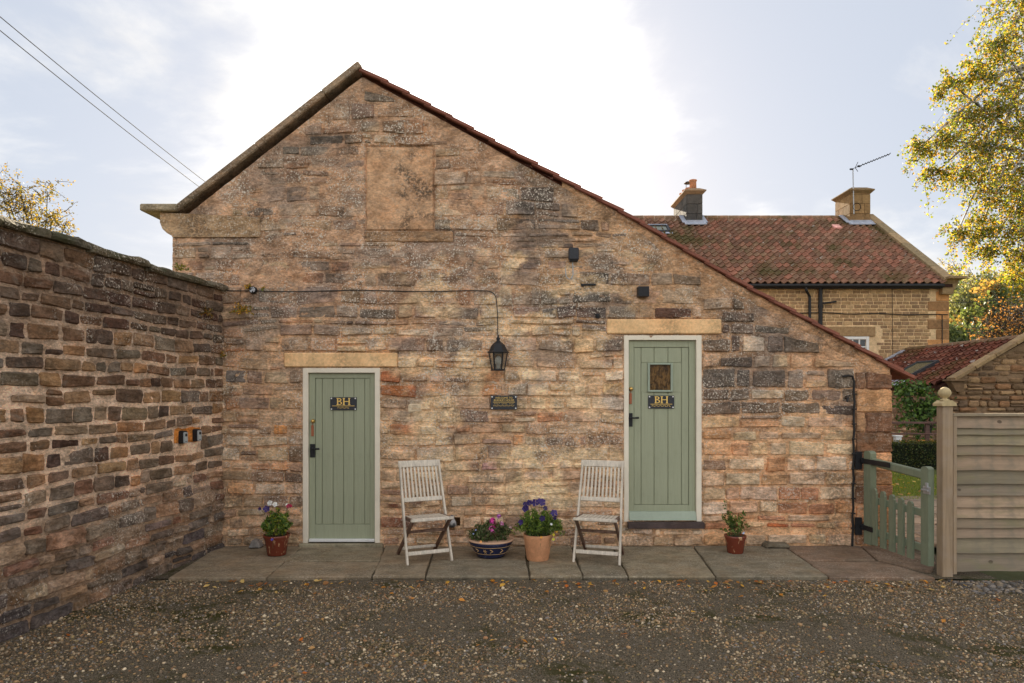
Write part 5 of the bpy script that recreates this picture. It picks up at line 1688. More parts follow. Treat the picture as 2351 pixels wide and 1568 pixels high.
for k in range(len(SEAMS) - 1):
    zb_ = SEAMS[k]; zn_ = SEAMS[k + 1]; n = 26; V = []; F = []
    ph = random.uniform(0, 50)
    for i in range(n + 1):
        x = lerp(fx0 + 0.012, fx1, i / n)
        wv = 0.007 * fbm(x * 2.6, ph, 0.5, 4) + 0.002 * math.sin(x * 5 + ph)
        top = zn_ + 0.03
        V += [(x, FY + 0.010, zb_ + wv), (x, FY + 0.032, zb_ + wv - 0.001), (x, FY + 0.056, top), (x, FY + 0.050, top)]
    for i in range(n):
        for j in range(4):
            j2 = (j + 1) % 4; F.append((i * 4 + j, (i + 1) * 4 + j, (i + 1) * 4 + j2, i * 4 + j2))
    F.append((0, 1, 2, 3)); F.append((n * 4 + 3, n * 4 + 2, n * 4 + 1, n * 4))
    c = S(*random.choice(FT), random.uniform(0.68, 0.9))
    mk('board', V, F, M['fencewood'], fence, False, [(*c, 1)] * len(V))
mb = MB().color(S(160, 144, 120, 0.75)); mb.box(((fx0 + fx1) / 2, FY + 0.03, 1.545), (fx1 - fx0, 0.06, 0.028), None, 0.004); mb.build('top_rail', M['fencewood'], fence)
mb = MB().color(S(156, 132, 110, 0.75)); mb.box((fx0 + 0.019, FY + 0.016, 0.765), (0.035, 0.022, 1.53), None, 0.003); mb.build('batten', M['postwood'], fence)
mb = MB(); mb.box((5.95, FY + 0.08, 0.77), (0.09, 0.07, 1.64), None, 0.004); mb.build('post', M['postwood'], fence)

# ================================================================== LAWN, HEDGE, BACK OF THE YARD
m, g = material('lawn_turf'); pos = g.n('ShaderNodeNewGeometry', 0)
finish(g, g.mix(g.noise(pos, 3.0, 6.0), (0.05, 0.07, 0.012, 1), (0.12, 0.13, 0.03, 1)), 0.95, g.noise(pos, 40, 4), 0.5, 0.02); M['turf'] = m
sheet('courtyard_paving', 3.6, 9.5, 0.062, 3.3, -0.03, M['gravelbed'], 6, 6)
sheet('lawn', 4.4, 12.5, 3.3, 10.0, -0.02, M['turf'], 30, 20, lambda x, y: 0.02 * fbm(x, y, 1, 2))
yard = bpy.data.objects['courtyard_paving']
yy = 0.08
while yy < 3.3:
    dpt = random.uniform(0.36, 0.55); xx = 3.9 + random.uniform(0, .3)
    while xx < 7.2:
        w = random.uniform(0.5, 1.0)
        mb = MB().color((*S(*random.choice([(150, 128, 108), (136, 118, 100), (160, 136, 114), (122, 108, 94)]), 0.9), 0.3))
        mb.box((xx + w / 2, yy + dpt / 2, -0.02 + random.uniform(-.006, .006)), (w - 0.03, dpt - 0.035, 0.05), Matrix.Rotation(random.uniform(-.03, .03), 3, 'Z'), 0.01)
        mb.build('flagstone', M['flag'], yard); xx += w
    yy += dpt
n = 26000
rg = np.random.default_rng(12)
X = rg.uniform(4.6, 9.0, n); Y = rg.uniform(3.3, 7.9, n)
h = rg.uniform(0.02, 0.05, n); a = rg.uniform(0, 6.28, n); ln = rg.normal(0, 0.015, (n, 2)); w = 0.004
V = np.zeros((n, 3, 3)); V[:, 0] = np.stack([X - w * np.cos(a), Y - w * np.sin(a), np.full(n, -0.015)], 1); V[:, 1] = np.stack([X + w * np.cos(a), Y + w * np.sin(a), np.full(n, -0.015)], 1); V[:, 2] = np.stack([X + ln[:, 0], Y + ln[:, 1], h], 1)
gp = np.array([S(104, 122, 40), S(88, 108, 34), S(124, 132, 52), S(140, 140, 70)])[rg.integers(0, 4, n)]
tag(mk('grass', V.reshape(-1, 3), np.arange(n * 3).reshape(-1, 3), M['leaf'], None, False, np.concatenate([np.repeat(gp, 3, 0), np.ones((n * 3, 1))], 1)), 'short mown lawn grass seen over the gate', 'grass', kind='stuff')
scatter_leaves('leaf_litter', 260, lambda r: (r.uniform(4.6, 9), r.uniform(3.4, 7.8), 0.02), 0.035, LP, 31, 'pale fallen leaves dotted over the lawn behind the gate')


def leaf_cloud(C, size, pal, rg, aspect=0.6, flat=0.0):
    """C: (n,3) centres; returns V,F,T of folded diamond leaves"""
    n = len(C)
    A = rg.normal(0, 1, (n, 3)); A[:, 2] *= (1 - flat); A /= np.linalg.norm(A, axis=1)[:, None]
    B = np.cross(A, rg.normal(0, 1, (n, 3))); B /= np.linalg.norm(B, axis=1)[:, None]
    Nn = np.cross(A, B)
    s = (size * rg.uniform(0.6, 1.3, n))[:, None]
    V = np.stack([C - A * s, C + B * s * aspect + Nn * s * .2, C + A * s, C - B * s * aspect + Nn * s * .2], 1).reshape(-1, 3)
    i4 = (np.arange(n) * 4)[:, None]
    F = np.concatenate([i4 + np.array([[0, 1, 2]]), i4 + np.array([[0, 2, 3]])], 0)
    pc = np.array([S(*c) for c in pal])[rg.integers(0, len(pal), n)] * rg.uniform(0.7, 1.3, (n, 1))
    T = np.concatenate([np.repeat(np.clip(pc, 0, .9), 4, 0), np.ones((n * 4, 1))], 1)
    return V, F, T


# clipped hedge
rg = np.random.default_rng(8)
n = 9000
hx = rg.uniform(5.6, 11.2, n); hy = 7.75 + rg.uniform(0, 0.55, n); hz = rg.uniform(0.0, 0.62, n)
fr = rg.random(n); hy = np.where(fr < 0.5, 7.75 + rg.normal(0, .02, n), hy); hz = np.where((fr >= 0.5) & (fr < .85), 0.60 + rg.normal(0, .02, n), hz)
V, F, T = leaf_cloud(np.stack([hx, hy, hz], 1), 0.022, [(52, 66, 26), (44, 56, 24), (62, 72, 30), (74, 70, 34)], rg)
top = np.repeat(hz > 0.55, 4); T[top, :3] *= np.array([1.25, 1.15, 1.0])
hed = empty('hedge', (8.4, 8.0, 0), 'low clipped dark green hedge at the end of the lawn', 'hedge')
mk('foliage', V, F, M['potleaf'], hed, False, T)
mb = MB(); mb.box((8.4, 8.03, 0.28), (5.5, 0.42, 0.56)); mb.build('core', plain('hedge_core', (0.012, 0.016, 0.006), 0.95), hed)
scatter_leaves('leaf_litter', 90, lambda r: (r.uniform(5.8, 10.5), r.uniform(7.75, 8.2), 0.62), 0.03, LP, 33, 'yellow fallen leaves lying along the top of the clipped hedge')

# post and rail fence behind the hedge
pf = empty('rail_fence', (8.5, 9.4, 0), 'dark brown post and rail fence behind the clipped hedge', 'fence')
MB().bar((5.9, 9.4, 1.0), (11.5, 9.4, 0.98), 0.10, 0.05, (0, 0, 1), 0.005).build('rail', M['darkrail'], pf)
MB().bar((5.9, 9.4, 0.72), (11.5, 9.4, 0.70), 0.04, 0.035, (0, 0, 1), 0.004).build('rail', M['darkrail'], pf)
for x in (6.1, 7.1, 8.2, 9.35, 10.5, 11.3): MB().box((x, 9.43, 0.5), (0.10, 0.06, 1.0), None, 0.005).build('post', M['darkrail'], pf)
MB().box((9.15, 9.9, 0.70), (1.0, 0.05, 0.45), None, 0.005).build('board', M['darkrail'], pf)
mb = MB(); mb.box((9.62, 9.2, 0.34), (0.15, 0.12, 0.60), None, 0.01); mb.box((9.62, 9.2, 0.66), (0.19, 0.16, 0.04), None, 0.01)
tag(mb.build('letter_box', M['white'], None), 'small white box standing behind the hedge by the rail fence', 'box')

# ================================================================== HOUSE BEHIND
HY = 16.165                      # front wall
HX0, HX1 = 2.0, 15.35
EZ, RZ = 5.55, 9.22
RY = HY + 5.2
house = empty('farmhouse', (9.0, HY + 5.2, 0), 'two storey stone house with a red pantile roof and two chimneys behind the cottage', 'house')
mb = MB().color((*S(186, 160, 124), 1)); mb.box(((HX0 + HX1) / 2, HY + 5.2, EZ / 2), (HX1 - HX0, 10.4, EZ))
mb.prism([(HY, EZ), (HY + 10.4, EZ), (RY, RZ - 0.1)], HX1 - 0.45, HX1 - 0.01, 'yz')
mb.build('wall', M['farstone'], house)
WX0, WX1, WZ0, WZ1 = 10.9, 12.53, 2.3, 3.70
LX0, LX1 = 10.7, 12.75
HPAL = [tuple(int(q * 0.9) for q in c) for c in [(168, 138, 100), (156, 128, 94), (146, 118, 88), (162, 130, 96), (138, 113, 86), (174, 145, 108), (150, 123, 92)]]
z = 2.1; cells = []
while z < EZ - 0.16:
    hh = random.uniform(0.105, 0.14); x = 7.0 + random.uniform(0, .25)
    while x < HX1 - 0.75:
        w = random.uniform(0.2, 0.36)
        if not (LX0 - 0.02 < x + w and x < LX1 + 0.02 and z + hh > WZ0 - 0.3 and z < 4.02): cells.append((x, z, w, hh))
        x += w
    z += hh
def seen(c):   # above the cottage verge as seen from the yard
    dd = HY + DIST; u = 1175.5 + c[0] / dd * 1567; v = 899 - (c[1] - EYE) / dd * 1567
    return v < 657 + (u - 1700) * 0.55
cells.sort(key=lambda c: (not seen(c), -c[2] * c[3]))
rest = MB()
for i, c in enumerate(cells):
    col = (*S(*random.choice(HPAL), random.uniform(0.85, 1.1)), 1)
    pr = 0.012 + random.uniform(0, 0.012)
    x0, x1, z0, z1 = c[0] + 0.012, c[0] + c[2] - 0.012, c[1] + 0.011, c[1] + c[3] - 0.011
    vs = [(x0, HY, z0), (x1, HY, z0), (x1, HY, z1), (x0, HY, z1), (x0 + .012, HY - pr, z0 + .01), (x1 - .012, HY - pr, z0 + .01), (x1 - .012, HY - pr, z1 - .01), (x0 + .012, HY - pr, z1 - .01)]
    fs = [(4, 5, 6, 7), (0, 1, 5, 4), (1, 2, 6, 5), (2, 3, 7, 6), (3, 0, 4, 7)]
    if i < 300: mk('stone', vs, fs, M['farstone'], house, False, [col] * 8)
    else: rest.color(col).add(vs, fs)
rest.build('small_stone', M['farstone'], house)['kind'] = 'stuff'
z = 1.6; k = 0
while z < EZ - 0.3:
    hh = random.uniform(0.28, 0.40); L = 0.75 if k % 2 else 0.45
    mb = MB().color((*S(*random.choice([(150, 104, 66), (130, 98, 66), (168, 122, 78), (120, 92, 64)]), 1.0), 1))
    mb.box((HX1 - L / 2 + 0.012, HY + 0.10, z + min(hh, EZ - .1 - z) / 2), (L, 0.25, min(hh, EZ - .1 - z) - 0.015), None, 0.012); mb.build('quoin', M['farstone'], house)
    z += hh; k += 1
# sash window
mb = MB().color((*S(134, 110, 80), 1)); mb.box(((LX0 + LX1) / 2, HY - 0.01, 3.88), (LX1 - LX0, 0.1, 0.34), None, 0.01); mb.build('lintel', M['farstone'], house)
mb = MB()
for x in (WX0 + 0.05, WX1 - 0.05): mb.box((x, HY - 0.02, (WZ0 + WZ1) / 2), (0.10, 0.08, WZ1 - WZ0), None, 0.008)
mb.box(((WX0 + WX1) / 2, HY - 0.018, WZ1 - 0.05), (WX1 - WX0 - 0.2, 0.078, 0.10), None, 0.008)
ncol = 6
for k in range(1, ncol): mb.box((lerp(WX0 + .1, WX1 - .1, k / ncol), HY - 0.02, (WZ0 + WZ1) / 2), (0.075 if k == 2 else 0.04, 0.05, WZ1 - WZ0 - 0.2))
for k in range(1, 5): mb.box(((WX0 + WX1) / 2, HY - 0.022, lerp(WZ0, WZ1 - .1, k / 5)), (WX1 - WX0 - 0.2, 0.042, 0.04))
win = mb.build('window', M['white'], house)
for i in range(ncol):
    for j in range(5):
        a_, b_ = lerp(WX0 + .1, WX1 - .1, i / ncol), lerp(WX0 + .1, WX1 - .1, (i + 1) / ncol); c_, d_ = lerp(WZ0, WZ1 - .1, j / 5), lerp(WZ0, WZ1 - .1, (j + 1) / 5)
        m_ = MB(); m_.box(((a_ + b_) / 2, HY - 0.004, (c_ + d_) / 2), (b_ - a_ - .03, 0.012, d_ - c_ - .03)); m_.build('pane', M['pane'], win)

# pantile roof
SL = math.atan2(RZ - EZ, RY - HY + 0.25)
slope_len = math.hypot(RZ - EZ, RY - HY + 0.25)
mb = MB().color((*S(70, 46, 38, 0.6), 1))
mb.prism([(HY - 0.25, EZ - 0.05), (RY, RZ - 0.07), (HY + 10.65, EZ - 0.05), (HY + 10.65, EZ - 0.15), (RY, RZ - 0.17), (HY - 0.25, EZ - 0.15)], HX0, HX1 - 0.02, 'yz')
mb.build('roof', M['pantile'], house)
TW, TL = 0.262, 0.335


def pantile_mesh(seed):
    rg_ = random.Random(seed); nseg = 7; V = []; F = []
    L = TL + 0.07; tilt = 0.05
    for (v, zo) in ((0, tilt), (L, 0.0)):
        for i in range(nseg + 1):
            u = i / nseg; zz = 0.042 * math.cos(2 * math.pi * (u * 0.98)) + (0.012 if i == nseg else 0)
            V.append((u * (TW + 0.025), v, zz + zo))
    for i in range(nseg + 1): V.append((V[i][0], 0.004, V[i][2] - 0.03))
    n = nseg + 1
    for i in range(nseg): F.append((i, i + 1, n + i + 1, n + i)); F.append((2 * n + i, 2 * n + i + 1, i + 1, i))
    f = rg_.uniform(0.75, 1.0)
    base = rg_.choice([(130, 97, 78), (124, 90, 71), (117, 86, 69), (128, 97, 77), (112, 84, 67), (140, 96, 77), (122, 95, 74), (122, 95, 76)])
    return V, F, tuple(c * f for c in S(*base))


PT = [pantile_mesh(s) for s in range(14)]
Rx = Matrix.Rotation(SL, 3, 'X')
spots = []
nrow = int(slope_len / TL) ; ncols = int((HX1 - 0.28 - HX0) / TW)
for r in range(nrow):
    for c in range(ncols):
        x = HX1 - 0.30 - (c + 1) * TW; s = r * TL - 0.05
        spots.append((r, c, x, s))
def tile_seen(q):
    r, c, x, s = q
    y = HY - 0.25 + s * math.cos(SL); zz = EZ + s * math.sin(SL); dd = y + DIST
    u = 1175.5 + x / dd * 1567; v = 899 - (zz - EYE) / dd * 1567
    return v < 494 + (u - 1430) * 0.56
protos = {}
restt = MB()
spots.sort(key=lambda q: (not tile_seen(q), q[0], q[1]))
for i, (r, c, x, s) in enumerate(spots):
    kx = random.randrange(14)
    o = Vector((x + random.uniform(-.006, .006), HY - 0.25 + s * math.cos(SL), EZ + s * math.sin(SL) + 0.012))
    if i < 300:
        if kx not in protos:
            V, F, cc = PT[kx]
            ob = mk('roof_tile', [tuple(v) for v in V], F, M['pantile'], house, False, [(*cc, 1)] * len(V), loc=(0, 0, 0))
            protos[kx] = ob
        else: ob = copy_under(protos[kx], house, (0, 0, 0))
        ob.location = o - ORG[house.name]; ob.rotation_euler = (SL + random.uniform(-.012, .012), random.uniform(-.012, .012), random.uniform(-.01, .01))
    else:
        V, F, cc = PT[kx]
        f = random.uniform(.85, 1.15)
        restt.color(tuple(q * f for q in cc)).add([o + Rx @ Vector(v) for v in V], F)
restt.build('upper_tiles', M['pantile'], house)['kind'] = 'stuff'
x = HX0 + 0.02
while x < HX1 - 0.3:
    w = 0.45; mb = MB().color((*S(*random.choice([(122, 96, 76), (110, 88, 70), (132, 100, 78)])), 1))
    mb.tube([(x, RY, RZ - 0.045), (x + w - 0.012, RY, RZ - 0.04)], 0.13, 10); mb.build('ridge_tile', M['pantile'], house); x += w
mb = MB(); mb.tube([(HX0, HY - 0.30, EZ - 0.10), (HX1 - 0.35, HY - 0.30, EZ - 0.09)], 0.06, 8); mb.box(((HX0 + HX1) / 2, HY - 0.12, EZ - 0.13), (HX1 - HX0 - .7, 0.24, 0.10)); mb.build('gutter', M['black'], house)
# raised gable edge with stone coping and kneeler
cd = Vector((0, RY - HY + 0.25, RZ - EZ)).normalized(); cn = Vector((0, -cd.z, cd.y))
Rc = Matrix((Vector((1, 0, 0)), cd, cn)).transposed()
for k in range(6):
    a_ = Vector((0, HY - 0.25, EZ)) + cd * (slope_len * k / 6); b_ = Vector((0, HY - 0.25, EZ)) + cd * (slope_len * (k + 1) / 6)
    mb = MB().color((*S(*random.choice([(132, 112, 84), (120, 104, 78), (140, 118, 88)])), 1)); c_ = (a_ + b_) / 2 + cn * 0.09
    mb.box((HX1 - 0.13, c_.y, c_.z), (0.36, slope_len / 6 - 0.015, 0.14), Rc, 0.015); mb.build('coping_slab', M['farstone'], house)
mb = MB().color((*S(124, 104, 76), 1)); mb.box((HX1 + 0.02, HY - 0.28, EZ + 0.16), (0.62, 0.5, 0.09), None, 0.012)
mb.prism([(HX1 - 0.35, EZ - 0.38), (HX1 + 0.02, EZ - 0.38), (HX1 + 0.06, EZ - 0.22), (HX1 + 0.18, EZ - 0.02), (HX1 + 0.22, EZ + 0.11), (HX1 - 0.35, EZ + 0.11)], HY - 0.22, HY + 0.2); mb.build('kneeler', M['farstone'], house)

def chimney(x0, x1, y0, y1, zt, pal, pots, dark=False):
    ch_ = None
    m_ = MB().color((*S(*pal[0]), 1)); m_.box(((x0 + x1) / 2, (y0 + y1) / 2, (zt + 7.0) / 2 - 0.1), (x1 - x0 - 0.03, y1 - y0 - 0.03, zt - 7.0)); ch_ = m_.build('chimney', M['farstone'], house)
    z = 7.6
    while z < zt - 0.12:
        hh = min(0.40, zt - 0.1 - z)
        for (ax, a0, a1) in (('x', x0, x1), ('y', y0, y1)):
            a = a0
            while a < a1 - 0.02:
                w = min(random.uniform(0.35, 0.6), a1 - a)
                if a1 - a - w < 0.15: w = a1 - a
                m_ = MB().color((*S(*random.choice(pal[:3]), random.uniform(.85, 1.1)), 1))
                if ax == 'x': m_.box((a + w / 2, y0, z + hh / 2), (w - 0.012, 0.05, hh - 0.012), None, 0.008)
                else: m_.box((x0, a + w / 2, z + hh / 2), (0.05, w - 0.012, hh - 0.012), None, 0.008)
                m_.build('block', M['farstone'], ch_); a += w
        z += hh
    m_ = MB().color((*S(*pal[-1]), 1))
    o_ = 0.13
    m_.add([(x0 - o_, y0 - o_, zt), (x1 + o_, y0 - o_, zt), (x1 + o_, y1 + o_, zt), (x0 - o_, y1 + o_, zt), (x0 - .01, y0 - .01, zt - .12), (x1 + .01, y0 - .01, zt - .12), (x1 + .01, y1 + .01, zt - .12), (x0 - .01, y1 + .01, zt - .12),
            (x0 - o_, y0 - o_, zt + .04), (x1 + o_, y0 - o_, zt + .04), (x1 + o_, y1 + o_, zt + .04), (x0 - o_, y1 + o_, zt + .04), (x0 + .1, y0 + .1, zt + .17), (x1 - .1, y0 + .1, zt + .17), (x1 - .1, y1 - .1, zt + .17), (x0 + .1, y1 - .1, zt + .17)],
           [(4, 5, 1, 0), (5, 6, 2, 1), (6, 7, 3, 2), (7, 4, 0, 3), (0, 1, 9, 8), (1, 2, 10, 9), (2, 3, 11, 10), (3, 0, 8, 11), (8, 9, 13, 12), (9, 10, 14, 13), (10, 11, 15, 14), (11, 8, 12, 15), (12, 13, 14, 15)])
    m_.build('cap', M['farstone'], ch_)
    for (px_, py_, r, h_, cowl) in pots:
        m_ = MB(); m_.lathe([(r, 0), (r * 0.92, h_ * 0.85), (r * 1.12, h_ * 0.88), (r * 1.12, h_ * 0.97), (r, h_), (r * .8, h_), (r * .8, h_ * .9)], (px_, py_, zt + 0.15), 14)
        m_.build('chimney_pot', M['claypot'], ch_, True)
        if cowl:
            m_ = MB(); m_.lathe([(0.20, 0), (0.16, 0.05), (0.02, 0.08)], (px_, py_, zt + 0.15 + h_ + 0.20), 12)
            for s in (-1, 1): m_.tube([(px_ + s * r * .8, py_, zt + h_ + 0.1), (px_ + s * r * .8, py_, zt + h_ + 0.36)], 0.012, 4)
            m_.build('cowl', M['black'], ch_)
    return ch_


chimney(7.30, 7.95, 20.65, 22.9, 10.12, [(70, 67, 64), (62, 60, 58), (78, 74, 70), (130, 106, 82)], [(7.63, 20.95, 0.15, 0.42, False), (7.60, 21.55, 0.13, 0.26, True), (7.6, 22.1, 0.13, 0.34, False), (7.6, 22.6, 0.13, 0.34, False)])
chimney(14.12, 14.95, 20.65, 21.95, 10.15, [(124, 98, 66), (112, 88, 60), (132, 106, 72), (96, 78, 56), (112, 92, 66)], [])
for (x0, x1) in ((7.30, 7.95), (14.12, 14.95)):
    m_ = MB(); yb = 20.62; zf = EZ + (yb - HY + 0.25) * math.tan(SL)
    m_.box(((x0 + x1) / 2, yb - 0.10, zf + 0.05), (x1 - x0 + 0.25, 0.30, 0.05), Rx, 0.01); m_.box(((x0 + x1) / 2, yb - 0.01, zf + 0.10), (x1 - x0 + 0.06, 0.02, 0.2))
    for s, xx in ((-1, x0 - 0.10), (1, x1 + 0.10)):
        m_.box((xx, yb + 0.28, zf + 0.32), (0.20, 0.85, 0.05), Rx, 0.01)
    m_.build('flashing', M['lead'], house)
# roof window
rw_o = Vector((6.02, HY - 0.25 + 5.05 * math.cos(SL), EZ + 5.05 * math.sin(SL) + 0.07))
m_ = MB()
def rbox(mb_, cx, cy, cz, sx, sy, sz): mb_.box(rw_o + Rx @ Vector((cx, cy, cz)), (sx, sy, sz), Rx, 0.006)
rbox(m_, -0.37, 0, 0, 0.10, 0.62, 0.10); rbox(m_, 0.37, 0, 0, 0.10, 0.62, 0.10); rbox(m_, 0, 0.30, 0, 0.66, 0.08, 0.10); rbox(m_, 0, -0.30, 0, 0.66, 0.08, 0.10)
sk = m_.build('roof_window', M['slate'], house)
m_ = MB(); rbox(m_, 0, 0, 0.0, 0.62, 0.52, 0.03); m_.build('pane', M['skypane'], sk)
m_ = MB(); rbox(m_, 0, -0.42, -0.02, 0.95, 0.15, 0.03); rbox(m_, 0, 0.37, 0.02, 0.80, 0.06, 0.06); m_.build('flashing', M['lead'], sk)
m_ = MB().color((*S(206, 150, 140), 1)); q_ = Vector((13.35, HY - 0.25 + 5.2 * math.cos(SL), EZ + 5.2 * math.sin(SL) + 0.09)); m_.box(q_, (0.30, 0.36, 0.09), Rx, 0.01); m_.build('vent_tile', M['pantile'], house)
# pipes and wires on the front
m_ = MB(); m_.tube([(10.2, HY - .28, EZ - .15), (10.22, HY - .28, EZ - .25), (10.42, HY - .10, EZ - .45), (10.44, HY - .08, 3.0), (10.44, HY - .08, 0.1)], 0.05, 8); m_.build('downpipe', M['black'], house)
m_ = MB(); m_.tube([(10.80, HY - .10, EZ - .05), (10.80, HY - .10, 0.1)], 0.07, 8)
for zz in (5.35, 4.7, 3.9, 3.1): m_.tube([(10.80, HY - .10, zz), (10.80, HY - .10, zz + 0.10)], 0.09, 8)
m_.tube([(10.80, HY - .10, 4.85), (11.35, HY - .10, 4.92)], 0.035, 8); m_.build('soil_pipe', M['black'], house)
m_ = MB(); pts = [(8.5 + k * 0.4, HY - 0.035, 4.56 + 0.02 * math.sin(k * 1.3) - 0.006 * k) for k in range(17)] + [(15.3, HY - .04, 4.47)]; m_.tube(pts, 0.018, 5)
m_.tube([(15.1, HY - .04, 4.45), (15.1, HY - .04, 2.8), (14.9, HY - .04, 2.66), (12.7, HY - .035, 2.55)], 0.016, 5); m_.tube([(13.35, HY - .03, 5.4), (13.37, HY - .03, 3.0)], 0.008, 4); m_.build('wall_wires', M['cable'], house)
# aerial
t = empty('tv_aerial', (14.30, 20.58, 8.9), 'television aerial on a thin mast strapped to the right chimney', 'aerial')
m_ = MB(); m_.tube([(14.22, 20.56, 9.15), (14.18, 20.56, 11.05)], 0.022, 6); m_.build('mast', M['galv'], t)
m_ = MB(); p0 = Vector((14.12, 20.56, 11.02)); p1 = Vector((15.5, 20.2, 11.52)); m_.tube([p0, p1], 0.012, 5)
for k in range(11):
    q_ = p0.lerp(p1, 0.28 + 0.72 * k / 10); m_.tube([q_ + Vector((-0.03, -0.13, 0)), q_ + Vector((0.03, 0.13, 0))], 0.017, 5)
m_.box(p0.lerp(p1, 0.2), (0.12, 0.06, 0.07), None, 0.01); m_.box(p0, (0.14, 0.06, 0.06), None, 0.01)
for s in (-1, 1): m_.tube([p0.lerp(p1, 0.10), p0.lerp(p1, 0.16) + Vector((0.02, 0, s * 0.2))], 0.012, 5)
m_.build('antenna', M['matte'], t)
m_ = MB(); m_.tube([(14.34 + 0.16 * math.cos(k * .5), 20.55, 9.45 + 0.16 * math.sin(k * .5)) for k in range(14)], 0.013, 5); m_.build('coiled_lead', M['matte'], t)

# ================================================================== OUTBUILDING (right)
OY0, OY1 = 10.165, 16.1
OXE, OXR, OXE2 = 11.70, 13.85, 16.0
OE, OR_ = 2.02, 3.17
shed = empty('outbuilding', (13.85, 13, 0), 'low stone outbuilding with a red pantile roof beyond the fence', 'outbuilding')
mb = MB().color((*S(120, 98, 76), 1)); mb.box((OXR, (OY0 + OY1) / 2 + 0.15, OE / 2), (OXE2 - OXE - 0.1, OY1 - OY0 - 0.3, OE)); mb.prism([(OXE + 0.05, OE), (OXR, OR_), (OXE2 - 0.05, OE)], OY0 + 0.25, OY1, 'xz'); mb.build('wall', M['farstone'], shed)
SF = Frame((OXE, OY0 + 0.25, 0), (1, 0, 0), (0, -1, 0))
rq = random.Random(4)
qs = lay_courses(0.0, 4.3, 0.9, 3.2, (0.12, 0.2), (0.2, 0.5), [], lambda a: OE + (OR_ - OE) * (1 - abs(a - 2.15) / 2.15), 0.03, rq)
SPAL = [(132, 106, 80), (112, 90, 68), (96, 78, 62), (146, 118, 88), (104, 84, 66), (124, 92, 66)]
for q in qs:
    V, F = stone_geo(SF, q, 0.03, 0.3, q[0][0], e=0.03)
    c = S(*rq.choice(SPAL), rq.uniform(.8, 1.1)); mk('stone', V, F, M['farstone'], shed, False, [(*c, 1)] * len(V))
SF2 = Frame((OXE + 0.05, OY1, 0), (0, -1, 0), (-1, 0, 0))
for q in lay_courses(0.0, 5.6, 0.4, 1.98, (0.13, 0.2), (0.22, 0.5), [], None, 0.03, rq):
    V, F = stone_geo(SF2, q, 0.03, 0.3, q[0][0], e=0.03)
    c = S(*rq.choice([(150, 124, 102), (134, 110, 92), (120, 98, 82), (160, 134, 110)]), rq.uniform(.8, 1.1)); mk('stone', V, F, M['farstone'], shed, False, [(*c, 1)] * len(V))
mb = MB().color((*S(70, 44, 36, 0.6), 1)); mb.prism([(OXE - 0.2, OE - 0.10), (OXR, OR_ + 0.0), (OXE2 + 0.2, OE - 0.10), (OXE2 + 0.2, OE - 0.2), (OXR, OR_ - 0.1), (OXE - 0.2, OE - 0.2)], OY0 + 0.28, OY1); mb.build('roof', M['pantile'], shed)
OS = math.atan2(OR_ - OE + 0.10, OXR - OXE + 0.2); OL = math.hypot(OR_ - OE + 0.1, OXR - OXE + 0.2)
Ro = Matrix.Rotation(-math.pi / 2, 3, 'Z') @ Matrix.Rotation(OS, 3, 'X')
pro2 = {}
RED = [(126, 76, 60), (116, 70, 56), (108, 66, 54), (136, 86, 69), (102, 64, 53), (124, 84, 69)]
for r in range(int(OL / 0.30) + 1):
    for c in range(int((OY1 - OY0 - 0.4) / TW)):
        kx = random.randrange(8)
        yb = OY1 - 0.03 - c * TW; s = r * 0.30 - 0.04
        if s + 0.3 > OL + 0.05: continue
        o_ = Vector((OXE - 0.2 + s * math.cos(OS), yb, OE - 0.10 + s * math.sin(OS) + 0.05))
        if kx not in pro2:
            V, F, cc = PT[kx]; cc = S(*RED[kx % len(RED)], random.uniform(.5, .75))
            ob = mk('roof_tile', V, F, M['pantile'], shed, False, [(*cc, 1)] * len(V), loc=(0, 0, 0)); pro2[kx] = ob
        else: ob = copy_under(pro2[kx], shed, (0, 0, 0))
        ob.location = o_ - ORG[shed.name]
        ob.rotation_euler = (Ro @ Matrix.Rotation(random.uniform(-.012, .012), 3, 'Y')).to_euler()
mb = MB().color((*S(116, 92, 72), 1)); mb.tube([(OXR, OY0 + .3, OR_ + 0.03), (OXR, OY1, OR_ + 0.03)], 0.12, 8); mb.build('ridge', M['pantile'], shed)
for (xa, za, xb, zb2) in ((OXE - 0.02, OE + 0.02, OXR, OR_ + 0.14), (OXE2 + 0.02, OE + 0.02, OXR, OR_ + 0.14)):
    n_ = 4
    for k in range(n_):
        p0 = Vector((lerp(xa, xb, k / n_), OY0 + .16, lerp(za, zb2, k / n_) + .05)); p1 = Vector((lerp(xa, xb, (k + .98) / n_), OY0 + .16, lerp(za, zb2, (k + .98) / n_) + .05))
        MB().color((*S(*random.choice([(138, 116, 86), (124, 104, 78)])), 1)).bar(p0, p1, 0.36, 0.10, (0, 0, 1), 0.015).build('coping_slab', M['farstone'], shed)
mb = MB().color((*S(112, 90, 68, 0.8), 1)); mb.prism([(OXE + 0.25, OE - 0.26), (OXE + 0.05, OE - 0.25), (OXE - 0.04, OE - 0.08), (OXE - 0.10, OE + 0.02), (OXE + 0.25, OE + 0.02)], OY0 + 0.05, OY0 + 0.3); mb.box((OXE + 0.12, OY0 + 0.15, OE + 0.045), (0.55, 0.36, 0.05), None, 0.01); mb.build('kneeler', M['farstone'], shed)
Rs = Ro
so = Vector((OXE - 0.2 + 0.75 * math.cos(OS), 12.9, OE - 0.10 + 0.75 * math.sin(OS) + 0.13))
m_ = MB()
for (cx, cy, sx, sy) in ((-0.5, 0, 0.10, 1.1), (0.5, 0, 0.10, 1.1), (0, 0.52, 0.92, 0.08), (0, -0.52, 0.92, 0.08)): m_.box(so + Rs @ Vector((cx, cy, 0)), (sx, sy, 0.12), Rs, 0.006)
sk2 = m_.build('roof_window', M['slate'], shed)
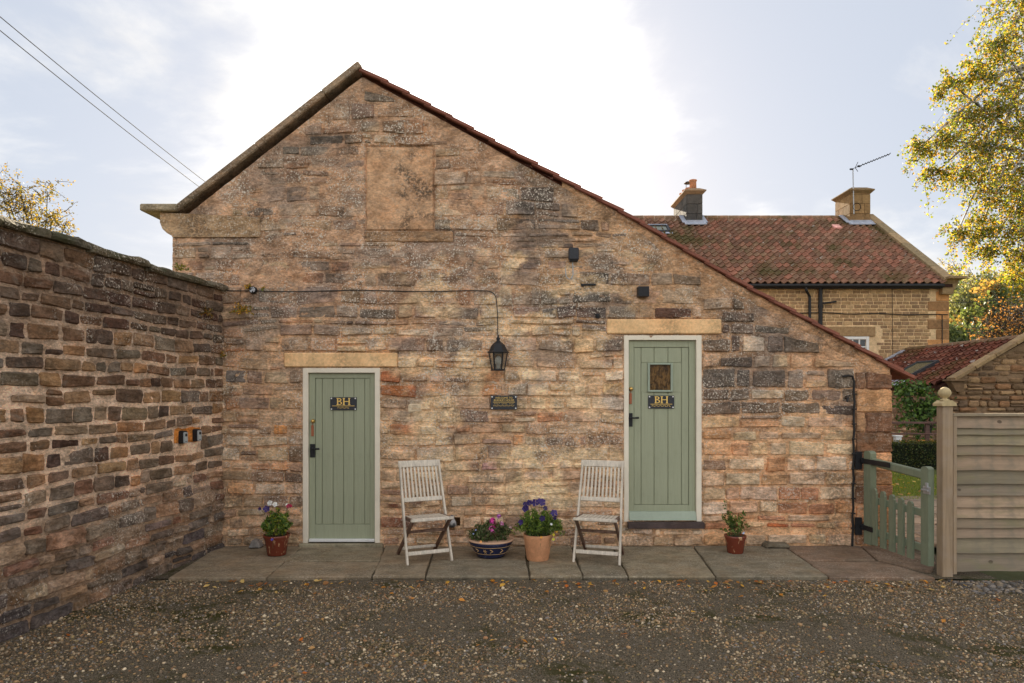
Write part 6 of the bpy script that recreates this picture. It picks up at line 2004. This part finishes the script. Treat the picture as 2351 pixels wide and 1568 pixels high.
m_ = MB(); m_.box(so + Rs @ Vector((0, 0, 0.02)), (0.9, 0.98, 0.03), Rs); m_.build('pane', M['skypane'], sk2)
m_ = MB(); m_.box(so + Rs @ Vector((0, -0.72, -0.03)), (1.3, 0.32, 0.03), Rs); m_.build('flashing', M['lead'], sk2)
m_ = MB(); m_.box((OXE + 0.9, OY1 - 0.1, OE + 0.62), (2.4, 0.25, 0.04), Matrix.Rotation(-OS, 3, 'Y')); m_.build('flashing', M['lead'], shed)

# ================================================================== TREES
def tree(name, label, base, trunk_h, r0, limbs, pal, lsize, n_leaf, seed, group=None, droop=0.5, twig_n=26, bark='bark', leafmat='leaf', aspect=0.6, twig_r=0.006):
    """limbs: (centre, radius, share). Each limb is a curved branch that ends in a spray of twigs; leaves grow along the twigs"""
    rg = np.random.default_rng(seed); rr = random.Random(seed)
    t = empty(name, base, label, 'tree', group)
    b0 = Vector(base); top = b0 + Vector((rr.uniform(-.2, .2), rr.uniform(-.2, .2), trunk_h))
    tm = MB(); tm.tube([b0, b0.lerp(top, .3) + Vector((rr.uniform(-.08, .08), 0, 0)), b0.lerp(top, .65), top], [r0, r0 * .8, r0 * .55, r0 * .3], 10)
    br = MB(); cs = []
    tot = sum(l[2] for l in limbs)
    for (c, R, share) in limbs:
        c = Vector(c); f = rr.uniform(0.45, 0.98)
        s = b0.lerp(top, f); mid = s.lerp(c, .5) + Vector((0, 0, 0.12 * (c - s).length))
        rb = r0 * 0.32
        br.tube([s, s.lerp(mid, .5) + Vector((0, 0, .05)), mid, mid.lerp(c, .6), c], [rb, rb * .8, rb * .6, rb * .4, rb * .2], 6, False)
        nt = max(5, int(twig_n * share / tot * len(limbs)))
        per = max(3, int(n_leaf * share / tot / nt))
        for _ in range(nt):
            dv = Vector((rr.gauss(0, 1), rr.gauss(0, 1), rr.gauss(0, .8))).normalized()
            L = R * rr.uniform(.55, 1.15)
            st_ = c + Vector((rr.gauss(0, 1), rr.gauss(0, 1), rr.gauss(0, 1))) * R * .25
            pts = [st_]
            for k in range(1, 6):
                q = k / 5; pts.append(st_ + dv * L * q + Vector((0, 0, -droop * L * q * q)) + Vector((rr.gauss(0, 1), rr.gauss(0, 1), rr.gauss(0, 1))) * L * .03)
            br.tube(pts, [twig_r * 1.6, twig_r * 1.3, twig_r, twig_r * .8, twig_r * .6, twig_r * .4], 3, False)
            u = rg.uniform(0.05, 1.0, per) * 5; i = np.minimum(4, u.astype(int)); fr_ = (u - i)[:, None]
            P = np.array([tuple(p) for p in pts]); q = P[i] * (1 - fr_) + P[i + 1] * fr_
            cs.append(q + rg.normal(0, lsize * 1.6, (per, 3)) + np.array([0, 0, -lsize * 0.6]))
    C = np.concatenate(cs, 0)
    tm.build('trunk', M[bark], t, True); br.build('branches', M[bark], t)
    V, F, T = leaf_cloud(C, lsize, pal, rg, aspect)
    mk('crown', V, F, M[leafmat], t, False, T)
    return t


m, g = material('birch_bark'); pos = g.n('ShaderNodeTexCoord', 3)
finish(g, g.mix(g.ramp(g.noise(g.vmath('MULTIPLY', pos, (2, 2, 9)), 3.0, 5.0), .5, .6), (0.42, 0.39, 0.35, 1), (0.05, 0.045, 0.04, 1)), .8); M['birchbark'] = m
BIRCH = [tuple(int(q * 0.84) for q in c) for c in [(172, 154, 52), (142, 142, 50), (108, 122, 42), (184, 158, 64), (120, 130, 52), (162, 124, 48), (84, 100, 38), (176, 140, 54), (132, 134, 50), (96, 110, 44), (70, 84, 36)]]
bl = []
for (u, v, R, sh, dd) in [(2330, 30, 0.85, 1.3, 15), (2290, 95, 0.7, 1.0, 14.4), (2345, 150, 0.9, 1.4, 15.4), (2230, 175, 0.62, 1.0, 14.8), (2180, 190, 0.42, .55, 14.6), (2300, 235, 0.85, 1.5, 14.6), (2225, 270, 0.7, 1.2, 15.2), (2345, 300, 0.9, 1.5, 14.8), (2160, 320, 0.55, .9, 14.8), (2115, 335, 0.36, .45, 14.6), (2250, 345, 0.7, 1.2, 14.6), (2150, 395, 0.42, .55, 14.8), (2320, 390, 0.8, 1.3, 15.2), (2215, 400, 0.45, .5, 15.0), (2290, 440, 0.6, .9, 14.6), (2345, 470, 0.8, 1.2, 14.8), (2255, 515, 0.55, .8, 14.8), (2200, 530, 0.45, .55, 14.8), (2315, 540, 0.65, 1.0, 14.6), (2270, 575, 0.42, .5, 15), (2345, 590, 0.6, .9, 15), (2340, 640, 0.4, .5, 15),
                           (2420, 100, 1.1, 1.2, 15), (2430, 300, 1.2, 1.2, 15.3), (2440, 500, 1.1, 1.0, 15), (2380, -60, 1.0, 1.0, 15), (2460, -120, 1.2, .9, 15.5)]:
    bl.append((at(u, v, dd), R, sh))
tree('birch_tree', 'tall silver birch with hanging yellow and green autumn leaves beside the outbuilding', (12.9, 7.6, -0.1), 11.5, 0.2, bl, BIRCH, 0.030, 40000, 2, None, 0.75, 34, 'birchbark', 'leaf', 0.7, 0.005)
ll = []
for (u, v, R, sh, dd) in [(20, 460, 1.0, 1.2, 22), (70, 470, .9, 1.0, 22.5), (110, 440, .55, .5, 22), (120, 500, .7, .9, 22), (45, 430, .5, .35, 22), (150, 520, .45, .5, 22), (5, 440, .6, .5, 22), (60, 520, 1.0, 1.0, 22), (-60, 470, 1.2, 1.2, 22.5), (-40, 560, 1.3, 1.0, 22.5), (95, 560, .9, .8, 22)]:
    ll.append((at(u, v, dd), R, sh))
tree('birch_tree', 'thin leaved young birch with golden leaves showing above the boundary wall', (-15.6, 14.6, 0), 6.2, 0.14, ll, [(112, 94, 40), (128, 108, 46), (84, 82, 38), (92, 74, 38), (104, 92, 42), (72, 64, 36)], 0.040, 4200, 6, None, 0.1, 20, 'bark', 'leaf', 0.6, 0.008)

# leafy bush between hedge and outbuilding
bb = [(at(u, v, 18.3), R, 1) for (u, v, R) in [(2080, 915, .35), (2105, 935, .45), (2130, 945, .4), (2090, 960, .4), (2125, 975, .4), (2140, 920, .35), (2075, 890, .25), (2110, 890, .25)]]
tree('leafy_bush', 'green leafy bush against the outbuilding wall', (11.0, 10.5, 0), 0.9, 0.05, bb, [(78, 104, 48), (64, 90, 42), (96, 120, 60), (54, 76, 38)], 0.055, 1500, 15, None, 0.15, 14, 'bark', 'potleaf', 0.7)
bpy.data.objects['leafy_bush']['category'] = 'bush'

# wooded hillside far behind, each tree its own
HT = {'olive': [(110, 114, 76), (122, 124, 86), (98, 104, 68), (132, 130, 92)], 'gold': [(150, 124, 72), (160, 132, 80), (136, 112, 64), (144, 118, 74)], 'green': [(80, 92, 58), (92, 102, 64), (72, 84, 54), (104, 110, 72)], 'bare': [(140, 126, 98), (120, 110, 90), (150, 140, 104)]}
hill_trees = [
    (2205, 700, 95, 5.4, 'bare', 5000, 'tall thin leaved tree on the skyline of the hillside, nearest the house corner'), (2265, 690, 90, 5.2, 'bare', 4200, 'sparse pale tree on the skyline behind the golden tree'), (2310, 680, 85, 5.5, 'olive', 6000, 'tall olive tree on the skyline half behind the birch'),
    (2205, 760, 72, 4.6, 'olive', 7000, 'round olive green tree on the slope next to the house corner'), (2250, 745, 66, 3.2, 'gold', 5000, 'golden leaved tree on the hillside'), (2275, 790, 60, 3.2, 'green', 5000, 'dark green tree low on the hillside behind the outbuilding ridge'),
    (2225, 790, 62, 3.0, 'green', 5000, 'dark green tree low on the hillside beside the farmhouse quoins'), (2195, 800, 80, 3.6, 'olive', 4500, 'olive green tree low on the slope at the very edge of the farmhouse'), (2330, 745, 64, 3.6, 'green', 5500, 'green tree on the hillside behind the orange shrub'), (2380, 720, 75, 5.0, 'olive', 4500, 'broad olive tree at the far end of the hillside'),
]
for i, (u, v, dd, R, kind, nl, lab) in enumerate(hill_trees):
    c = at(u, v, dd)
    gzv = terrain(c.x, c.y) - 0.12
    rr = random.Random(i + 50)
    lim = []
    for k in range(9):
        dv = Vector((rr.gauss(0, .55), rr.gauss(0, .5), rr.gauss(0, .55)))
        lim.append((c + dv * R * .75, R * .48, 1))
    tree('hill_tree', lab, (c.x, c.y, gzv - 0.3), max(2.0, c.z - gzv), 0.28, lim, HT[kind], 0.20 if kind != 'bare' else 0.13, nl if kind != 'bare' else nl // 2, 70 + i, 'trees on the wooded hillside', 0.25, 16, 'bark', 'potleaf', 0.7, 0.03)
# backdrop wood that closes the slope
rg = np.random.default_rng(44); n = 30000
wx = rg.uniform(70, 190, n); wy = 110 + rg.uniform(0, 40, n); hgt = 5 + 4 * np.sin(wx * .33) * np.sin(wx * .13 + 1) + rg.normal(0, 1.2, n)
wz = np.array([terrain(a, b) for a, b in zip(wx, wy)]) + np.abs(hgt) * rg.random(n) ** .6 - 0.5
V, F, T = leaf_cloud(np.stack([wx, wy, wz], 1), 0.55, HT['olive'] + HT['green'] + HT['gold'][:1], rg, .8)
tag(mk('woods', V, F, M['leaf'], None, False, T), 'distant autumn wood covering the far hillside', 'wood', kind='stuff')
ob_ = [(at(u, v, dd), R, 1) for (u, v, R, dd) in [(2320, 735, 1.3, 30), (2345, 720, 1.3, 30), (2290, 760, 1.1, 30), (2340, 770, 1.4, 30.5), (2270, 785, .8, 30), (2310, 790, 1.2, 31), (2390, 740, 1.6, 31)]]
tree('orange_shrub', 'twiggy shrub with orange leaves and many bare stems behind the outbuilding ridge', (22.3, 22.6, 0.0), 2.6, 0.12, ob_, [(150, 104, 58), (160, 116, 66), (124, 90, 58), (138, 100, 60)], 0.05, 2300, 91, None, -0.25, 60, 'bark', 'potleaf', 0.6, 0.014)
bpy.data.objects['orange_shrub']['category'] = 'shrub'

# overhead wires
def wire(pa, pb, r, sag, label):
    pa = Vector(pa); pb = Vector(pb); pts = [pa.lerp(pb, k / 16) + Vector((0, 0, -sag * 4 * (k / 16) * (1 - k / 16))) for k in range(17)]
    mb = MB(); mb.tube(pts, r, 5); return tag(mb.build('overhead_wire', M['cable'], None), label, 'wire', 'overhead wires')


wire(at(-120, -62, 17), at(560, 484, 30), 0.013, 0.12, 'upper of the two overhead wires crossing the sky down to the gable roof')
wire(at(-120, -28, 17), at(560, 504, 30), 0.013, 0.12, 'lower of the two overhead wires crossing the sky down to the gable roof')
wire(at(2150, 694, 50), at(2420, 668, 44), 0.028, 0.25, 'pale overhead wire in front of the hillside beside the farmhouse')
